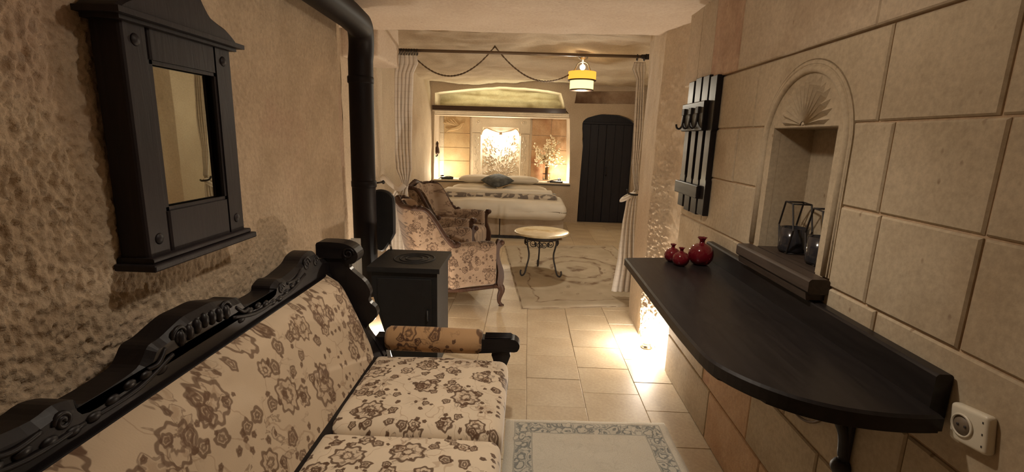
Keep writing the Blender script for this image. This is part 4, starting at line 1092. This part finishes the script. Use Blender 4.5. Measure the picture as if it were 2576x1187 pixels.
# ---------------------------------------------------------------- curtain rod, curtains
rod = thing('curtain_rod', 'thin dark curtain rod across the opening to the bedroom', 'curtain rod', (-.07, 4.15, 2.08))
MB().tube([(-1.13, 4.15, 2.083), (.905, 4.15, 2.078)], .0125, 10).build('rod', plain('brown_metal', (.16, .11, .07), .35, .5), rod)
MB().lathe([(.001, -.03), (.022, -.026), (.022, 0), (.018, .012), (.001, .016)], (.960, 4.15, 2.078), 14, None, True, 'x').build('finial', M['iron'], rod)
MB().tube([(.90, 4.15, 2.078), (.945, 4.15, 2.078)], .017, 10).build('rod_sleeve', M['iron'], rod)
def ring(x): return MB().tube([(x, 4.15+.024*cos(a), 2.069+.024*sin(a)) for a in [2*pi*i/16 for i in range(16)]], .004, 6, True, False)
def curtain(nm, label, rows, pleats, side, ringx):
    t = thing(nm, label, 'curtain', (rows[0][1], 4.15, 2.0))
    for x in ringx: ring(x).build('ring', M['iron'], t)
    return t
def cloth(rows, pleats, amp, parent, nm='cloth', ph=0):
    """rows: (z, x0, x1, y)"""
    mb = MB(); nu, nv = pleats*8, 90
    Rw = [Vector(r) for r in []]
    def at(v):
        z = rows[0][0]+(rows[-1][0]-rows[0][0])*v
        for a, b in zip(rows, rows[1:]):
            if (a[0] >= z >= b[0]) or (b is rows[-1]):
                t = (a[0]-z)/(a[0]-b[0]); t = max(0, min(1, t)); return [a[k]+(b[k]-a[k])*t for k in range(4)]
    def f(u, v):
        z, x0, x1, y = at(v); wd = x1-x0
        am = amp*(.35+.65*min(1, v*3)); 
        return (x0+wd*(u+.35/pleats*sin(2*pi*pleats*u*1.0+1.2+ph)*.5), y+am*sin(2*pi*pleats*u+ph+.8*sin(v*5))+.006*noise.noise(Vector((u*9, v*9, ph))), z)
    mb.grid(f, nu, nv)
    o = mb.build(nm, M['curtain'], parent, True, [('SOLIDIFY', {'thickness': .002})])
    uvl = o.data.uv_layers.new(name='UVMap')
    rl = root_loc(parent)
    for l in o.data.loops:
        vi = l.vertex_index; i, j = divmod(vi, nv+1); uvl.data[l.index].uv = (i/nu*.85, j/nv*abs(rows[0][0]-rows[-1][0])*.62)
    return o
cR = curtain('curtain', 'white checked curtain tied back by the right pillar', [(0, .93)], 5, 1, (.868, .925))
cloth([(2.035, .845, .935, 4.15), (1.98, .83, .945, 4.15), (1.90, .875, .94, 4.15), (1.5, .885, .965, 4.16), (1.2, .90, .955, 4.18), (1.05, .93, .97, 4.2), (.985, .945, .985, 4.21)], 4, .014, cR)
cloth([(.985, .945, .985, 4.21), (.93, .90, .975, 4.20), (.88, .875, .970, 4.18), (.70, .855, .975, 4.18), (.35, .835, 1.0, 4.18), (.05, .80, 1.01, 4.2)], 4, .017, cR, 'lower_cloth', .6)
MB().tube([(.885+.05*cos(a)*1.0, 4.18+.05*sin(a), .925+.03*cos(a)) for a in [2*pi*i/20 for i in range(20)]], .012, 8, True, False, True, 2.2).build('tie_band', M['curtain'], cR)
MB().tube(smooth_path([(.985, 4.16, .95), (.93, 4.10, .95), (.875, 4.11, .96), (.865, 4.13, .99)], 4), .008, 8).build('holdback_hook', M['iron'], cR)
cL = curtain('curtain', 'white checked curtain gathered at the left end of the rod', [(0, -1.07)], 6, -1, [-1.10+.022*i for i in range(8)])
cloth([(2.05, -1.13, -.955, 4.15), (1.98, -1.14, -.945, 4.15), (1.90, -1.145, -.985, 4.15), (1.6, -1.15, -1.0, 4.15), (1.25, -1.155, -1.01, 4.16), (1.10, -1.15, -1.01, 4.17), (1.0, -1.11, -1.035, 4.19), (.95, -1.10, -1.05, 4.2)], 5, .014, cL)
cloth([(.96, -1.10, -1.05, 4.2), (.92, -1.17, -1.06, 4.2), (.80, -1.24, -1.07, 4.2), (.4, -1.27, -1.08, 4.2), (.05, -1.28, -1.06, 4.2)], 5, .024, cL, 'lower_cloth', .4)
sw = MB().tube(smooth_path([(-1.07, 4.15, .97), (-1.12, 4.14, .93), (-1.20, 4.17, .97), (-1.27, 4.22, 1.02), (-1.31, 4.27, 1.0)], 5), .026, 10, False, True, True, .5).build('tie_band', M['curtain'], cL)
kn = MB().tube([(-1.345, 4.25, .965), (-1.29, 4.25, .975)], .008, 8).ball((-1.285, 4.25, .976), .020, .7, 1, 1); kn.build('holdback_knob', M['iron'], cL)

# ---------------------------------------------------------------- garland rope
gd = thing('rope_garland', 'dark twisted rope hanging in two swags under the bedroom ceiling', 'garland', (-.348, 4.80, 2.22))
def swag(a, b, sag, n=40):
    A, B = Vector(a), Vector(b); out = []
    for i in range(n+1):
        t = i/n; p = A.lerp(B, t); p.z -= sag*4*t*(1-t); out.append(tuple(p))
    return out
for (a, b, sg) in (((-1.12, 4.80, 2.13), (-.348, 4.80, 2.245), .22), ((-.348, 4.80, 2.245), (.40, 5.25, 2.06), .17)):
    p = swag(a, b, sg, 60); q = MB()
    for ph in (0, pi): q.tube([(x, y+.0045*cos(i*1.3+ph), z+.0045*sin(i*1.3+ph)) for i, (x, y, z) in enumerate(p)], .0048, 5)
    q.build('rope', M['rope'], gd)
MB().tube([(-.348, 4.80, 2.29), (-.348, 4.80, 2.25), (-.338, 4.80, 2.235), (-.358, 4.80, 2.235)], .004, 6).build('ceiling_hook', M['iron'], gd)

# ---------------------------------------------------------------- pendant lamp
LX, LY = .545, 5.3
pl = thing('ceiling_lamp', 'small two-tier drum lamp, amber above and cream below, glowing at the ceiling', 'lamp', (LX, LY, 2.1))
MB().lathe([(.144, 2.012), (.146, 2.014), (.146, 2.096), (.144, 2.098), (.141, 2.096), (.141, 2.014), (.144, 2.012)], (LX, LY, 0), 40).build('upper_shade', M['shade_y'], pl)
MB().lathe([(.122, 1.912), (.124, 1.914), (.124, 2.012), (.122, 2.014), (.119, 2.012), (.119, 1.914), (.122, 1.912)], (LX, LY, 0), 40).build('lower_shade', M['shade_c'], pl)
MB().lathe([(.1245, 1.908), (.127, 1.912), (.127, 1.918), (.124, 1.920)], (LX, LY, 0), 40).lathe([(.1465, 2.006), (.149, 2.010), (.149, 2.016), (.146, 2.018)], (LX, LY, 0), 40).build('shade_trim', M['beam'], pl)
MB().lathe([(.001, 1.918), (.118, 1.918), (.118, 1.922), (.001, 1.922)], (LX, LY, 0), 30).build('diffuser', M['diff'], pl)
MB().ball((LX, LY, 2.145), .030, 1, 1, 1, 16, 10).build('glass_globe', M['bulb_soft'], pl)
MB().lathe([(.001, 2.262), (.055, 2.262), (.05, 2.235), (.012, 2.215), (.008, 2.175), (.001, 2.175)], (LX, LY, 0), 20).build('ceiling_rose', M['steel'], pl)
for sg in (-1, 1):
    MB().tube(smooth_path([(LX+sg*.01, LY, 2.20), (LX+sg*.05, LY-.01, 2.18), (LX+sg*.075, LY, 2.13), (LX+sg*.10, LY, 2.10)], 4), .006, 6).build('shade_arm', M['steel'], pl)

# ---------------------------------------------------------------- alcove items
vs_ = thing('flower_vase', 'tall clear glass vase of dried blossom twigs on the right of the ledge', 'vase', (.34, 8.40, .672))
vx, vy, vz = .34, 8.40, .672
MB().lathe([(.001, .004), (.062, .004), (.065, .008), (.060, .10), (.058, .30), (.062, .32), (.059, .32), (.055, .30), (.057, .10), (.058, .014), (.001, .014)], (vx, vy, vz), 28).build('glass_body', M['glass'], vs_)
MB().lathe([(.0665, .12), (.069, .12), (.069, .13), (.0665, .13)], (vx, vy, vz), 28).build('ribbon', M['chair_wood'], vs_)
stems = MB(); bl = MB(); r6 = random.Random(21)
for k in range(38):
    a = r6.uniform(0, 2*pi); sp = r6.uniform(.03, .27); h = r6.uniform(.42, .80)-sp*.45
    p0 = (vx+r6.uniform(-.03, .03), vy+r6.uniform(-.03, .03), vz+.02); p1 = (vx+.03*cos(a), vy+.02*sin(a), vz+.33); p2 = (vx+sp*.7*cos(a), vy+sp*.4*sin(a), vz+h*.75); p3 = (vx+sp*cos(a)*1.1, vy+sp*.5*sin(a), vz+h)
    pt = smooth_path([p0, p1, p2, p3], 4); stems.tube(pt, [.004-.0028*i/len(pt) for i in range(len(pt))], 5)
    for m_ in range(12):
        t = r6.uniform(.52, 1); q = Vector(pt[min(len(pt)-1, int(t*len(pt)))])+Vector((r6.uniform(-.035, .035), r6.uniform(-.03, .03), r6.uniform(-.03, .03)))
        bl.ball(tuple(q), r6.uniform(.011, .020), 1, .8, r6.uniform(.6, 1.2), 6, 4)
stems.build('twigs', M['stem'], vs_)
b_ = bl.build('blossoms', M['bloss'], vs_); b_['kind'] = 'stuff'
def ledge_lamp(x, y, label):
    t = thing('spot_lamp', label, 'lamp', (x, y, .672))
    MB().lathe([(.001, 0), (.045, 0), (.045, .008), (.030, .02), (.030, .055), (.036, .062), (.032, .062), (.026, .05), (.001, .05)], (x, y, .672), 20).build('housing', M['castiron'], t)
    MB().lathe([(.001, .0505), (.026, .0505), (.026, .053), (.001, .053)], (x, y, .672), 18).build('lens', M['bulb'], t)
ledge_lamp(-1.47, 8.28, 'small upward spot lamp glowing at the left end of the ledge')
ledge_lamp(.56, 8.28, 'small upward spot lamp glowing at the right end of the ledge')
def flat_item(name, c, sz, mat, label, cat, rz=0, extra=None):
    t = thing(name, label, cat, (c[0], c[1], .672), rz)
    MB().rbox((0, 0, sz[2]/2+.004), sz, .004, 2, 1).build('body', M[mat], t, False)
    if extra: extra(t)
def phone_cord(t): MB().tube(smooth_path([(-.10, 0, .01), (-.13, .03, .012), (-.15, 0, .01), (-.13, -.03, .01), (-.09, -.02, .03), (.02, -.01, .048), (.08, 0, .04)], 4), .006, 6).build('handle_piece', M['iron'], t, False)
flat_item('telephone', (-1.36, 8.16), (.20, .12, .035), 'castiron', 'dark telephone lying on the left end of the ledge', 'telephone', .1, phone_cord)
flat_item('remote_tray', (.50, 8.15), (.22, .10, .022), 'plinth', 'dark flat tray with small items on the right end of the ledge', 'tray', -.1, phone_cord)
ws = thing('wall_sconce', 'small dark wall sconce on the left side of the alcove', 'lamp', (-1.585, 8.25, 1.1))
MB().tube(smooth_path([(-1.60, 8.25, 1.06), (-1.56, 8.25, 1.05), (-1.545, 8.25, 1.10), (-1.55, 8.25, 1.30)], 4), .012, 8).build('bracket', M['iron'], ws)
MB().lathe([(.018, 0), (.040, .03), (.030, .10), (.018, .14), (.022, .20), (.001, .20)], (-1.548, 8.25, 1.08), 14).build('shade', M['chair_wood'], ws)
# floor uplights
def floor_spot(x, y, label):
    t = thing('floor_spot', label, 'lamp', (x, y, 0))
    MB().lathe([(.001, 0), (.034, 0), (.036, .004), (.028, .012), (.026, .034), (.030, .038), (.024, .038), (.022, .030), (.001, .030)], (x, y, 0), 20).build('housing', M['steel'], t)
    MB().lathe([(.001, .0305), (.0215, .0305), (.0215, .033), (.001, .033)], (x, y, 0), 18).build('lens', M['bulb'], t)
floor_spot(.87, 3.12, 'small glowing floor spot at the foot of the right pillar')
floor_spot(-.95, 3.14, 'small glowing floor spot behind the black stove')
